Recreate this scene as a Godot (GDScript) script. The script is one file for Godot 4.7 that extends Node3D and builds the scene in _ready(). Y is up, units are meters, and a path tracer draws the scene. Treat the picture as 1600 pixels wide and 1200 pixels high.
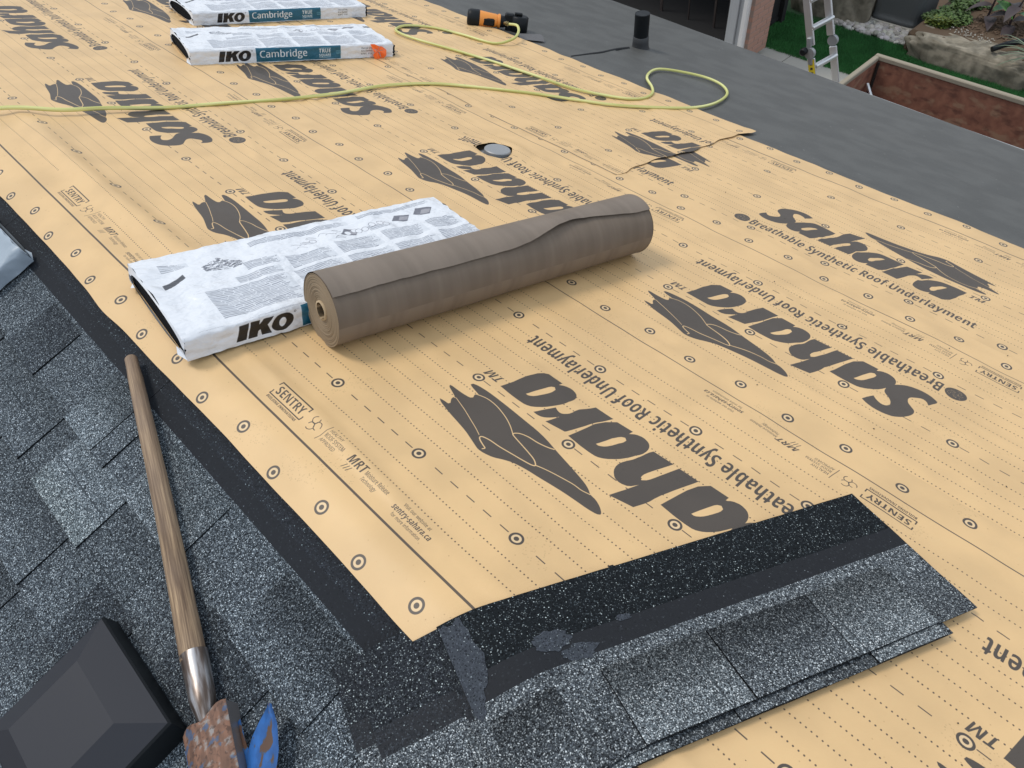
extends Node3D

# The ridge runs along x; the sheeted slope falls towards -z, the shingled slope towards +z. y is up, metres.
const SLOPE := 0.2617994
const SKIN := 0.012   # how far the boards lie below the measured surface of the sheets
const MTN := [-0.001, 0.341, 0.010, 0.344, 0.026, 0.345, 0.028, 0.351, 0.017, 0.363, 0.015, 0.372, 0.022, 0.374, -0.004, 0.385, -0.023, 0.392, -0.028, 0.399, -0.021, 0.401, -0.007, 0.401, 0.017, 0.402, 0.040, 0.405, 0.045, 0.412, 0.040, 0.421, 0.041, 0.428, 0.046, 0.430, 0.013, 0.437, 0.004, 0.441, 0.006, 0.448, 0.021, 0.453, 0.053, 0.456, 0.094, 0.456, 0.142, 0.455, 0.189, 0.453, 0.227, 0.452, 0.263, 0.448, 0.307, 0.438]
const MTN2 := [0.327, 0.434, 0.358, 0.428, 0.389, 0.421, 0.415, 0.414, 0.432, 0.407, 0.446, 0.397, 0.464, 0.395, 0.483, 0.386, 0.497, 0.374, 0.499, 0.368, 0.493, 0.363, 0.471, 0.359, 0.440, 0.357, 0.404, 0.354, 0.369, 0.349, 0.336, 0.343, 0.309, 0.339, 0.288, 0.334, 0.269, 0.328, 0.248, 0.317, 0.229, 0.304, 0.206, 0.296, 0.188, 0.294, 0.177, 0.297, 0.155, 0.304, 0.123, 0.314, 0.090, 0.320, 0.058, 0.325, 0.032, 0.330, 0.010, 0.335]
const GAP1 := [0.021, 0.376, 0.044, 0.369, 0.071, 0.361, 0.103, 0.350, 0.131, 0.340, 0.154, 0.330]
const GAP2 := [0.193, 0.303, 0.195, 0.310, 0.184, 0.314, 0.168, 0.320, 0.161, 0.326, 0.165, 0.332, 0.184, 0.337, 0.214, 0.340, 0.249, 0.347, 0.280, 0.353, 0.301, 0.358, 0.307, 0.364, 0.293, 0.374, 0.272, 0.380, 0.243, 0.386, 0.217, 0.391, 0.203, 0.395, 0.203, 0.402, 0.212, 0.412, 0.231, 0.420, 0.259, 0.424, 0.284, 0.431, 0.299, 0.438]
const GAP3 := [0.041, 0.426, 0.069, 0.436, 0.104, 0.436, 0.143, 0.426, 0.176, 0.412, 0.203, 0.395]
const GAP4 := [0.308, 0.364, 0.329, 0.372, 0.352, 0.379, 0.377, 0.385, 0.402, 0.390, 0.425, 0.391, 0.446, 0.397]
const LETTER_A := [0.054, 0.499, 0.073, 0.605, 0.097, 0.638, 0.145, 0.640, 0.144, 0.625, 0.156, 0.638, 0.175, 0.644, 0.194, 0.639, 0.205, 0.628, 0.210, 0.613, 0.209, 0.591, 0.197, 0.561, 0.181, 0.531, 0.162, 0.509, 0.144, 0.498, 0.121, 0.496, 0.095, 0.496]
const HOLE_A := [0.115, 0.531, 0.124, 0.531, 0.136, 0.542, 0.146, 0.562, 0.155, 0.586, 0.155, 0.600, 0.147, 0.606, 0.137, 0.599, 0.129, 0.574, 0.120, 0.547]
const LETTER_R := [0.176, 0.495, 0.182, 0.512, 0.187, 0.524, 0.200, 0.552, 0.210, 0.547, 0.220, 0.545, 0.228, 0.548, 0.237, 0.560, 0.240, 0.572, 0.240, 0.579, 0.261, 0.639, 0.318, 0.640, 0.298, 0.575, 0.277, 0.509, 0.274, 0.503, 0.219, 0.493, 0.230, 0.534, 0.218, 0.514, 0.204, 0.499, 0.190, 0.494]
const LETTER_H := [0.433, 0.496, 0.427, 0.515, 0.430, 0.537, 0.445, 0.571, 0.450, 0.609, 0.456, 0.623, 0.513, 0.625, 0.498, 0.579, 0.487, 0.547, 0.487, 0.530, 0.494, 0.523, 0.504, 0.535, 0.514, 0.568, 0.530, 0.624, 0.584, 0.626, 0.565, 0.566, 0.548, 0.509, 0.545, 0.483, 0.532, 0.443, 0.474, 0.428, 0.499, 0.508, 0.487, 0.485, 0.467, 0.477, 0.449, 0.480]
const LETTER_S := [0.686, 0.459, 0.694, 0.479, 0.703, 0.497, 0.717, 0.486, 0.734, 0.480, 0.746, 0.484, 0.753, 0.497, 0.748, 0.512, 0.738, 0.525, 0.722, 0.539, 0.713, 0.552, 0.712, 0.576, 0.717, 0.595, 0.732, 0.619, 0.754, 0.637, 0.784, 0.646, 0.813, 0.644, 0.839, 0.629, 0.841, 0.618, 0.828, 0.588, 0.818, 0.601, 0.804, 0.604, 0.789, 0.594, 0.778, 0.581, 0.776, 0.568, 0.783, 0.553, 0.796, 0.541, 0.810, 0.529, 0.814, 0.514, 0.810, 0.496, 0.799, 0.476, 0.779, 0.455, 0.756, 0.445, 0.729, 0.443, 0.705, 0.449]
const CUTOUT := [-2.166, 1.518, -2.159, 1.538, -2.149, 1.623, -2.086, 1.660, -2.064, 1.654, -2.026, 1.661, -2.031, 1.639, -2.043, 1.635, -1.995, 1.566, -1.998, 1.529, -2.069, 1.500, -2.110, 1.506]

# slack folds in the sheets: place on the slope, direction, half length, height
const FOLDS := [[-0.55, 0.30, 0.35, 0.35, 0.0035], [-0.9, 0.62, -0.15, 0.4, 0.003], [-1.9, 0.42, 0.2, 0.5, 0.004], [-2.6, 0.75, -0.3, 0.4, 0.0035], [-0.4, 1.25, 0.12, 0.5, 0.003], [-1.3, 1.45, -0.25, 0.35, 0.0035], [-2.5, 1.5, 0.3, 0.5, 0.004], [-0.6, 2.15, 0.1, 0.5, 0.004], [-1.2, 2.5, -0.2, 0.4, 0.004], [0.05, 0.72, 0.5, 0.3, 0.003], [-3.2, 1.2, 0.1, 0.6, 0.004], [-2.4, 2.45, -0.1, 0.5, 0.004], [-0.25, 0.12, 0.05, 0.3, 0.0035]]

var M := {}
var rng := RandomNumberGenerator.new()
var wave := FastNoiseLite.new()
var fine := FastNoiseLite.new()
var fold_table := []
var counts := {}

# ---------------------------------------------------------------- naming
func numbered(parent: Node, called: String) -> String:
	var key := str(parent.get_instance_id()) + called
	var n: int = counts.get(key, 0)
	counts[key] = n + 1
	return called if n == 0 else "%s_%03d" % [called, n]

func tag(o: Node, label := "", category := "", group := "", kind := "") -> Node:
	if label != "": o.set_meta("label", label)
	if category != "": o.set_meta("category", category)
	if group != "": o.set_meta("group", group)
	if kind != "": o.set_meta("kind", kind)
	return o

func thing(called: String, label: String, category: String, at := Vector3.ZERO, group := "") -> Node3D:
	var o := Node3D.new()
	o.name = numbered(self, called)
	o.position = at
	add_child(o)
	tag(o, label, category, group)
	return o

func put(called: String, mesh: Mesh, m: Material, parent: Node3D = self, world := true) -> MeshInstance3D:
	var o := MeshInstance3D.new()
	o.name = numbered(parent, called)
	o.mesh = mesh
	if m: o.material_override = m
	parent.add_child(o, true)
	if world and parent != self:
		# shapes are written in world metres; children undo the offset of their thing
		var p: Node3D = parent
		var off := Vector3.ZERO
		while p != self:
			off += p.position
			p = p.get_parent()
		o.position = -off
	return o

# ---------------------------------------------------------------- places
func RP(u: float, v: float, h := 0.0) -> Vector3:
	h -= SKIN
	return Vector3(u, -sin(SLOPE) * v + cos(SLOPE) * h, -cos(SLOPE) * v - sin(SLOPE) * h)

func LP(u: float, v: float, h := 0.0) -> Vector3:
	h -= SKIN
	return Vector3(u, -sin(SLOPE) * v + cos(SLOPE) * h, cos(SLOPE) * v + sin(SLOPE) * h)

func RD(u: float, v: float, h: float) -> Vector3: return RP(u, v, h + SKIN)   # directions
func LD(u: float, v: float, h: float) -> Vector3: return LP(u, v, h + SKIN)

# A skin laid over the ridge: v > 0 on the sheeted slope, v < 0 bent down over the shingled slope.
func SP(u: float, v: float, h := 0.0) -> Vector3:
	if v >= 0.03: return RP(u, v, h)
	var k: float = clampf((0.03 - v) / 0.005, 0.0, 199.0)
	var i := int(k)
	var a: Vector3 = fold_table[i]
	var b: Vector3 = fold_table[mini(i + 1, 199)]
	var p := a.lerp(b, k - i)
	h -= SKIN
	return Vector3(u, p.x + cos(p.z) * h, p.y + sin(p.z) * h)

func make_fold() -> void:
	var y := -sin(SLOPE) * 0.03
	var z := -cos(SLOPE) * 0.03
	for i in 200:
		var s := 0.03 - i * 0.005
		var t: float = lerpf(-SLOPE, SLOPE, smoothstep(0.03, -0.09, s))
		fold_table.append(Vector3(y, z, t))
		y -= sin(t) * 0.005
		z += cos(t) * 0.005

# ---------------------------------------------------------------- mesh helpers
func begin() -> SurfaceTool:
	var st := SurfaceTool.new()
	st.begin(Mesh.PRIMITIVE_TRIANGLES)
	return st

func done(st: SurfaceTool) -> ArrayMesh:
	st.generate_normals()
	return st.commit()

func tri(st: SurfaceTool, a: Vector3, b: Vector3, c: Vector3, away: Vector3) -> void:
	var n := (b - a).cross(c - a)
	var mid := (a + b + c) / 3.0
	if n.dot(mid - away) > 0.0:
		st.add_vertex(a); st.add_vertex(c); st.add_vertex(b)
	else:
		st.add_vertex(a); st.add_vertex(b); st.add_vertex(c)

func quad(st: SurfaceTool, a: Vector3, b: Vector3, c: Vector3, d: Vector3, away: Vector3) -> void:
	tri(st, a, b, c, away)
	tri(st, a, c, d, away)

func bbox(st: SurfaceTool, xf: Transform3D, size: Vector3, bevel := 0.0) -> void:
	st.set_smooth_group(-1)
	var h := size * 0.5
	var o := xf.origin
	var f := func(ax: int, s: Vector3) -> Vector3:
		var q := h * s
		for k in 3:
			if k != ax: q[k] -= bevel * s[k]
		return xf * q
	for ax in 3:
		var b := (ax + 1) % 3
		var c := (ax + 2) % 3
		for s in [-1.0, 1.0]:
			var q := []
			for t in [[-1, -1], [1, -1], [1, 1], [-1, 1]]:
				var sv := Vector3.ZERO
				sv[ax] = s; sv[b] = t[0]; sv[c] = t[1]
				q.append((f as Callable).call(ax, sv))
			quad(st, q[0], q[1], q[2], q[3], o)
		if bevel > 0.0:
			for s in [-1.0, 1.0]:
				for t in [-1.0, 1.0]:
					var s0 := Vector3.ZERO
					s0[ax] = s; s0[b] = t; s0[c] = -1.0
					var s1 := s0
					s1[c] = 1.0
					quad(st, f.call(ax, s0), f.call(b, s0), f.call(b, s1), f.call(ax, s1), o)
	if bevel > 0.0:
		for i in 8:
			var s := Vector3(1 if i & 1 else -1, 1 if i & 2 else -1, 1 if i & 4 else -1)
			tri(st, f.call(0, s), f.call(1, s), f.call(2, s), o)

func boxmesh(xf: Transform3D, size: Vector3, bevel := 0.0) -> ArrayMesh:
	var st := begin()
	bbox(st, xf, size, bevel)
	return done(st)

func bar(st: SurfaceTool, a: Vector3, b: Vector3, w: float, d: float, side: Vector3, bevel := 0.0) -> void:
	var y := (b - a).normalized()
	var x := (side - y * side.dot(y)).normalized()
	bbox(st, Transform3D(Basis(x, y, x.cross(y)), (a + b) * 0.5), Vector3(w, a.distance_to(b), d), bevel)

# A round bar through points with radii; smooth sides, flat ends.
func tube(st: SurfaceTool, pts: Array, radii: Array, sides := 12, caps := true, vrep := 1.0, crease := false) -> void:
	var rings := []
	var up := Vector3.UP
	var run := 0.0
	for i in pts.size():
		var t: Vector3 = (pts[mini(i + 1, pts.size() - 1)] - pts[maxi(i - 1, 0)]).normalized()
		if i == 0 and absf(t.dot(up)) > 0.95: up = Vector3.RIGHT
		var x := (up - t * up.dot(t)).normalized()
		var y := t.cross(x)
		up = x
		if i > 0: run += (pts[i] as Vector3).distance_to(pts[i - 1])
		var ring := []
		for k in sides + 1:
			var a := TAU * k / sides
			ring.append([pts[i] + (x * cos(a) + y * sin(a)) * float(radii[i]), Vector2(float(k) / sides, run * vrep)])
		rings.append(ring)
	st.set_smooth_group(0)
	for i in pts.size() - 1:
		if crease: st.set_smooth_group(i + 1)
		for k in sides:
			var q := [rings[i][k], rings[i + 1][k], rings[i + 1][k + 1], rings[i][k + 1]]
			for j in [0, 1, 2, 0, 2, 3]:
				st.set_uv(q[j][1])
				st.add_vertex(q[j][0])
	if caps:
		st.set_smooth_group(-1)
		for e in [0, pts.size() - 1]:
			var inner: Vector3 = pts[1] if e == 0 else pts[e - 1]
			for k in sides:
				st.set_uv(Vector2(0.5, 0.5))
				tri(st, pts[e], rings[e][k][0], rings[e][k + 1][0], inner)

func spline(p: Array, per := 6) -> Array:
	var out := []
	for i in p.size() - 1:
		var a: Vector3 = p[maxi(i - 1, 0)]
		var b: Vector3 = p[i]
		var c: Vector3 = p[i + 1]
		var d: Vector3 = p[mini(i + 2, p.size() - 1)]
		for k in per:
			out.append(b.cubic_interpolate(c, a, d, float(k) / per))
	out.append(p[-1])
	return out

func same(r: float, n: int) -> Array:
	var a := []
	a.resize(n)
	a.fill(r)
	return a

# A smooth skin through a grid of points (rows of equal length); A x B points outwards.
func skin(P: Array, uvs: Array = [], cols: Array = [], drop: Dictionary = {}, uv2s: Array = []) -> ArrayMesh:
	var st := begin()
	st.set_smooth_group(0)
	var n: int = P[0].size()
	for i in P.size():
		for j in n:
			if uvs: st.set_uv(uvs[i][j])
			if uv2s: st.set_uv2(uv2s[i][j])
			if cols: st.set_color(cols[i][j])
			st.add_vertex(P[i][j])
	for i in P.size() - 1:
		for j in n - 1:
			var a := i * n + j
			for t in [[a, a + 1, a + n], [a + 1, a + n + 1, a + n]]:
				if drop and (drop.has(t[0]) and drop.has(t[1]) and drop.has(t[2])): continue
				if drop and (drop.get(t[0], 0) == 2 or drop.get(t[1], 0) == 2 or drop.get(t[2], 0) == 2): continue
				for k in t: st.add_index(k)
	st.generate_normals()
	return st.commit()

# ---------------------------------------------------------------- materials
func mat(called: String, c: Color, rough: float, tex: Texture2D = null, metal := 0.0, spec := 0.5) -> StandardMaterial3D:
	var m := StandardMaterial3D.new()
	m.resource_name = called
	m.albedo_color = c.linear_to_srgb()
	m.roughness = rough
	m.metallic = metal
	m.metallic_specular = spec
	if tex: m.albedo_texture = tex
	m.cull_mode = BaseMaterial3D.CULL_DISABLED
	M[called] = m
	return m

func noise_tex(seed_: int, freq: float, lo: Color, hi: Color, octaves := 4, size := 256, type := FastNoiseLite.TYPE_SIMPLEX_SMOOTH) -> ImageTexture:
	var n := FastNoiseLite.new()
	n.seed = seed_
	n.noise_type = type
	n.frequency = freq
	n.fractal_octaves = octaves
	var im := n.get_seamless_image(size, size)
	var out := Image.create(size, size, false, Image.FORMAT_RGB8)
	for y in size:
		for x in size:
			out.set_pixel(x, y, lo.lerp(hi, smoothstep(0.15, 0.85, im.get_pixel(x, y).r)))
	return ImageTexture.create_from_image(out)

func bump_tex(seed_: int, freq: float, strength: float, size := 256, octaves := 4) -> ImageTexture:
	var n := FastNoiseLite.new()
	n.seed = seed_
	n.frequency = freq
	n.fractal_octaves = octaves
	var im := n.get_seamless_image(size, size)
	im.convert(Image.FORMAT_RGBA8)
	im.bump_map_to_normal_map(strength)
	return ImageTexture.create_from_image(im)

# Mineral granules: small chips of stone scattered over dark asphalt.
func granules(seed_: int, base: Color, specks: Array) -> Array:
	var size := 1024
	var im := Image.create(size, size, false, Image.FORMAT_RGB8)
	im.fill(base)
	var g := RandomNumberGenerator.new()
	g.seed = seed_
	for s in specks:
		for i in int(s[0]):
			var w := g.randi_range(1, s[2])
			var h := g.randi_range(1, s[2])
			var c: Color = s[1]
			var k := g.randf_range(0.75, 1.2)
			im.fill_rect(Rect2i(g.randi_range(0, size - 4), g.randi_range(0, size - 4), w, h), Color(c.r * k, c.g * k, c.b * k))
	var b: Image = im.duplicate()
	b.convert(Image.FORMAT_RGBA8)
	b.bump_map_to_normal_map(1.2)
	return [ImageTexture.create_from_image(im), ImageTexture.create_from_image(b)]

func granule_mat(called: String, seed_: int, base: Color, specks: Array, rough: float, spec := 0.4) -> void:
	var t := granules(seed_, base, specks)
	var m := mat(called, Color(1, 1, 1), rough, t[0], 0.0, spec)
	m.normal_enabled = true
	m.normal_texture = t[1]
	m.normal_scale = 0.5
	m.vertex_color_use_as_albedo = true
	m.uv1_scale = Vector3(1.0 / 1.02, 1.0 / 1.02, 1)

# ---------------------------------------------------------------- print on sheets
var ink: Image
var ink_k := 1.0
var ink_o := Vector2.ZERO

func span_poly(p: PackedVector2Array, c: Color) -> void:
	var lo := INF
	var hi := -INF
	for q in p:
		lo = minf(lo, q.y); hi = maxf(hi, q.y)
	for y in range(maxi(0, int(lo)), mini(ink.get_height() - 1, int(hi)) + 1):
		var xs := []
		var yy := y + 0.5
		for i in p.size():
			var a := p[i]
			var b := p[(i + 1) % p.size()]
			if (a.y > yy) != (b.y > yy): xs.append(a.x + (yy - a.y) * (b.x - a.x) / (b.y - a.y))
		xs.sort()
		for i in range(0, xs.size() - 1, 2):
			var x0 := int(round(xs[i]))
			var w := int(round(xs[i + 1])) - x0
			if w <= 0: continue
			# the print repeats along the roll
			var W := ink.get_width()
			while x0 < 0: x0 += W
			x0 = x0 % W
			ink.fill_rect(Rect2i(x0, y, mini(w, W - x0), 1), c)
			if x0 + w > W: ink.fill_rect(Rect2i(0, y, x0 + w - W, 1), c)

func pts(a: Array, off := Vector2.ZERO) -> PackedVector2Array:
	var out := PackedVector2Array()
	for i in range(0, a.size(), 2): out.append((Vector2(a[i], a[i + 1]) + off - ink_o) * ink_k)
	return out

func soften(p: PackedVector2Array, keep := 0.0) -> PackedVector2Array:
	var out := PackedVector2Array()
	for i in p.size():
		var a := p[(i - 1 + p.size()) % p.size()]
		var b := p[i]
		var c := p[(i + 1) % p.size()]
		var sharp := absf((b - a).angle_to(c - b)) > 0.9
		if sharp:
			out.append(b)
		else:
			out.append(b.lerp(a, 0.22)); out.append(b.lerp(c, 0.22))
	return out

func stroke(a: Array, w: float, c: Color, off := Vector2.ZERO) -> void:
	var p := pts(a, off)
	var q := []
	for v in p: q.append(Vector3(v.x, v.y, 0))
	q = spline(q, 5)
	for i in q.size() - 1:
		var d := Vector2(q[i + 1].x - q[i].x, q[i + 1].y - q[i].y)
		if d.length() < 0.01: continue
		var n := d.orthogonal().normalized() * w * ink_k * 0.5
		var s := Vector2(q[i].x, q[i].y) - d.normalized() * w * ink_k * 0.3
		var e := Vector2(q[i + 1].x, q[i + 1].y) + d.normalized() * w * ink_k * 0.3
		span_poly(PackedVector2Array([s + n, e + n, e - n, s - n]), c)

func disc(at: Vector2, r: float, c: Color) -> void:
	var p := PackedVector2Array()
	for i in 40: p.append((at - ink_o) * ink_k + Vector2.from_angle(TAU * i / 40) * r * ink_k)
	span_poly(p, c)

# Lettering from `from` (left end of the baseline) along `dir`, capitals `cap` high, squeezed to `width` when given.
func letters(text: String, font: Font, from: Vector2, dir: Vector2, up: Vector2, cap: float, width: float, c: Color, slant := 0.0) -> void:
	var tm := TextMesh.new()
	tm.font = font
	tm.text = text
	tm.font_size = 64
	tm.pixel_size = 0.01
	tm.depth = 0.02
	tm.curve_step = 1.0
	tm.horizontal_alignment = HORIZONTAL_ALIGNMENT_LEFT
	tm.vertical_alignment = VERTICAL_ALIGNMENT_BOTTOM
	for sfc in tm.get_surface_count():
		var arr := tm.surface_get_arrays(sfc)
		var V: PackedVector3Array = arr[Mesh.ARRAY_VERTEX]
		var I = arr[Mesh.ARRAY_INDEX]
		if V.size() == 0: continue
		var x0 := INF
		var x1 := -INF
		for v in V:
			x0 = minf(x0, v.x); x1 = maxf(x1, v.x)
		var asc := font.get_ascent(64) * 0.01
		var desc := font.get_descent(64) * 0.01
		var base := desc
		var kh := cap / (64 * 0.01 * 0.714)
		var kw: float = width / (x1 - x0) if width > 0.0 else kh
		var n: int = I.size() if I != null and I.size() > 0 else V.size()
		var y0 := INF
		for v in V: y0 = minf(y0, v.y)
		for t in range(0, n, 3):
			var q := PackedVector2Array()
			var front := true
			for k in 3:
				var idx: int = I[t + k] if I != null and I.size() > 0 else t + k
				var v := V[idx]
				if v.z < 0.009: front = false
				var hy := (v.y - base) * kh
				var at := from + dir * ((v.x - x0) * kw + hy * slant) + up * hy
				q.append((at - ink_o) * ink_k)
			if front: span_poly(q, c)

func sheet_print(sans: Font, bold: Font) -> ImageTexture:
	var W := 4096
	var H := 4096
	ink = Image.create(W, H, false, Image.FORMAT_RGB8)
	var tan := Color(0.872, 0.734, 0.540)
	var dark := Color(0.305, 0.272, 0.245)
	var mid := Color(0.36, 0.31, 0.265)
	ink.fill(tan)
	ink_k = W / 1.252
	ink_o = Vector2(-0.10, -0.125)
	# edge lines
	for e in [[0.0, 0.0055], [0.975, 0.0032]]:
		stroke([-0.1, e[0], 0.526, e[0], 1.152, e[0]], e[1], mid)
	# rows of dots
	for b in [0.077, 0.127, 0.228, 0.277, 0.327, 0.377, 0.427, 0.527, 0.577, 0.627, 0.677, 0.722, 0.822, 0.872]:
		var a := -0.1
		while a < 1.15:
			var skip: bool = b < 0.1 and fmod(a + 1.3, 1.252) > 0.9
			if not skip: disc(Vector2(a, b), 0.0018, Color(0.37, 0.31, 0.25))
			a += 0.01054
	# dashes and nail targets
	for b in [0.179, 0.477, 0.772]:
		for i in 24:
			var a := -0.097 + i * 1.252 / 24.0
			var ph: float = {0.179: 0.115, 0.477: -0.004, 0.772: 0.166}[b]
			if absf(fposmod(a + 0.020 - ph + 0.1565, 0.313) - 0.1565) < 0.031: continue
			stroke([a + 0.008, b, a + 0.020, b, a + 0.032, b], 0.0026, mid)
	for r in [[0.179, 0.115], [0.477, -0.004], [0.772, 0.166]]:
		for i in 4:
			target(Vector2(r[1] + i * 0.313, r[0]), tan, dark)
	for i in 8:
		target(Vector2(-0.061 + i * 0.1565, -0.091 if i % 2 == 0 else -0.069), tan, dark)
		target(Vector2(-0.020 + i * 0.1565, 1.022 if i % 2 == 0 else 1.042), tan, dark)
	# the mountains
	var outline := MTN.duplicate()
	outline.append_array(MTN2)
	span_poly(soften(pts(outline)), dark)
	stroke(GAP1, 0.0018, tan); stroke(GAP2, 0.0030, tan); stroke(GAP3, 0.0024, tan); stroke(GAP4, 0.0026, tan)
	# the big word
	for off in [0.0, 0.235, 0.513]:
		span_poly(soften(pts(LETTER_A, Vector2(off, 0))), dark)
		span_poly(soften(pts(HOLE_A, Vector2(off, 0))), tan)
	span_poly(soften(pts(LETTER_R)), dark)
	span_poly(soften(pts(LETTER_H)), dark)
	span_poly(soften(pts(LETTER_S)), dark)
	disc(Vector2(0.862, 0.720), 0.031, dark)
	for i in 26:
		var p := Vector2(0.862, 0.720) + Vector2.from_angle(i * 2.4) * 0.023 * sqrt((i + 0.5) / 26.0)
		stroke([p.x, p.y, p.x + 0.003 * cos(i * 1.7), p.y + 0.003 * sin(i * 1.7), p.x + 0.006 * cos(i * 1.7), p.y + 0.006 * sin(i * 1.7)], 0.0014, Color(0.62, 0.53, 0.4))
	var L := Vector2(-1, 0)
	var U := Vector2(0, -1)
	letters("Breathable Synthetic Roof Underlayment", bold, Vector2(0.822, 0.742), L, U, 0.052, 0.868, dark)
	letters("TM", bold, Vector2(0.043, 0.527), L, U, 0.026, 0.05, dark, 0.25)
	# small print beside both edge lines
	for side in 2:
		var d := L if side == 0 else Vector2(1, 0)
		var up := U if side == 0 else Vector2(0, 1)
		var o := Vector2(0.987, 0.975) if side == 0 else Vector2(-0.268, 0.0)
		var at := func(x: float, y: float) -> Vector2: return o + d * x + up * y
		var c := Color(0.30, 0.26, 0.225)
		letters("BUILDING INNOVATIONS", bold, at.call(0.004, 0.0205), d, up, 0.0075, 0.118, c)
		var f0: Vector2 = at.call(0.0, 0.034)
		for s in [[0.0, 0.033, 0.125, 0.033], [0.0, 0.072, 0.125, 0.072], [0.0, 0.033, 0.0, 0.044], [0.125, 0.033, 0.125, 0.044], [0.0, 0.072, 0.0, 0.061], [0.125, 0.072, 0.125, 0.061]]:
			var p: Vector2 = at.call(s[0], s[1])
			var q: Vector2 = at.call(s[2], s[3])
			stroke([p.x, p.y, (p.x + q.x) / 2, (p.y + q.y) / 2, q.x, q.y], 0.0032, c)
		letters("SENTRY", bold, at.call(0.009, 0.042), d, up, 0.021, 0.107, c)
		var cc: Vector2 = at.call(0.165, 0.05)
		for k in 3:
			var arc := []
			for j in 9:
				var g := cc + Vector2.from_angle(j * 0.62 + k * 2.1) * 0.010 + Vector2.from_angle(k * 2.1) * 0.011
				arc.append(g.x); arc.append(g.y)
			stroke(arc, 0.002, c)
		var b0: Vector2 = at.call(0.199, 0.026)
		var b1: Vector2 = at.call(0.205, 0.074)
		stroke([b0.x, b0.y, (b0.x + b1.x) / 2, (b0.y + b1.y) / 2, b1.x, b1.y], 0.0016, c)
		letters("HEALTHY", sans, at.call(0.212, 0.059), d, up, 0.0095, 0.045, c)
		letters("ROOF SYSTEM", sans, at.call(0.210, 0.045), d, up, 0.0095, 0.068, c)
		letters("APPROVED", sans, at.call(0.208, 0.031), d, up, 0.0095, 0.052, c)
		if side == 1: o.x += 0.026
		letters("MRT", bold, at.call(0.300, 0.041), d, up, 0.019, 0.056, c, 0.4)
		for k in 3:
			var w0: Vector2 = at.call(0.312 + k * 0.008, 0.036)
			var w1: Vector2 = at.call(0.306 + k * 0.008, 0.022)
			stroke([w0.x, w0.y, (w0.x + w1.x) / 2, (w0.y + w1.y) / 2, w1.x, w1.y], 0.0018, c)
		letters("Moisture Release", sans, at.call(0.362, 0.044), d, up, 0.0095, 0.078, c, 0.2)
		letters("Technology", sans, at.call(0.362, 0.030), d, up, 0.0095, 0.05, c, 0.2)
		letters("Visit our website at", sans, at.call(0.486, 0.052), d, up, 0.0085, 0.085, c)
		letters("sentry-sahara.ca", bold, at.call(0.468, 0.034), d, up, 0.0125, 0.118, c, 0.2)
		letters("for more information", sans, at.call(0.480, 0.021), d, up, 0.008, 0.09, c)
	ink.shrink_x2()
	return ImageTexture.create_from_image(ink)

func target(at: Vector2, tan: Color, dark: Color) -> void:
	disc(at, 0.0166, dark)
	disc(at, 0.0113, tan.lightened(0.16))
	disc(at, 0.0058, dark)

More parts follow.
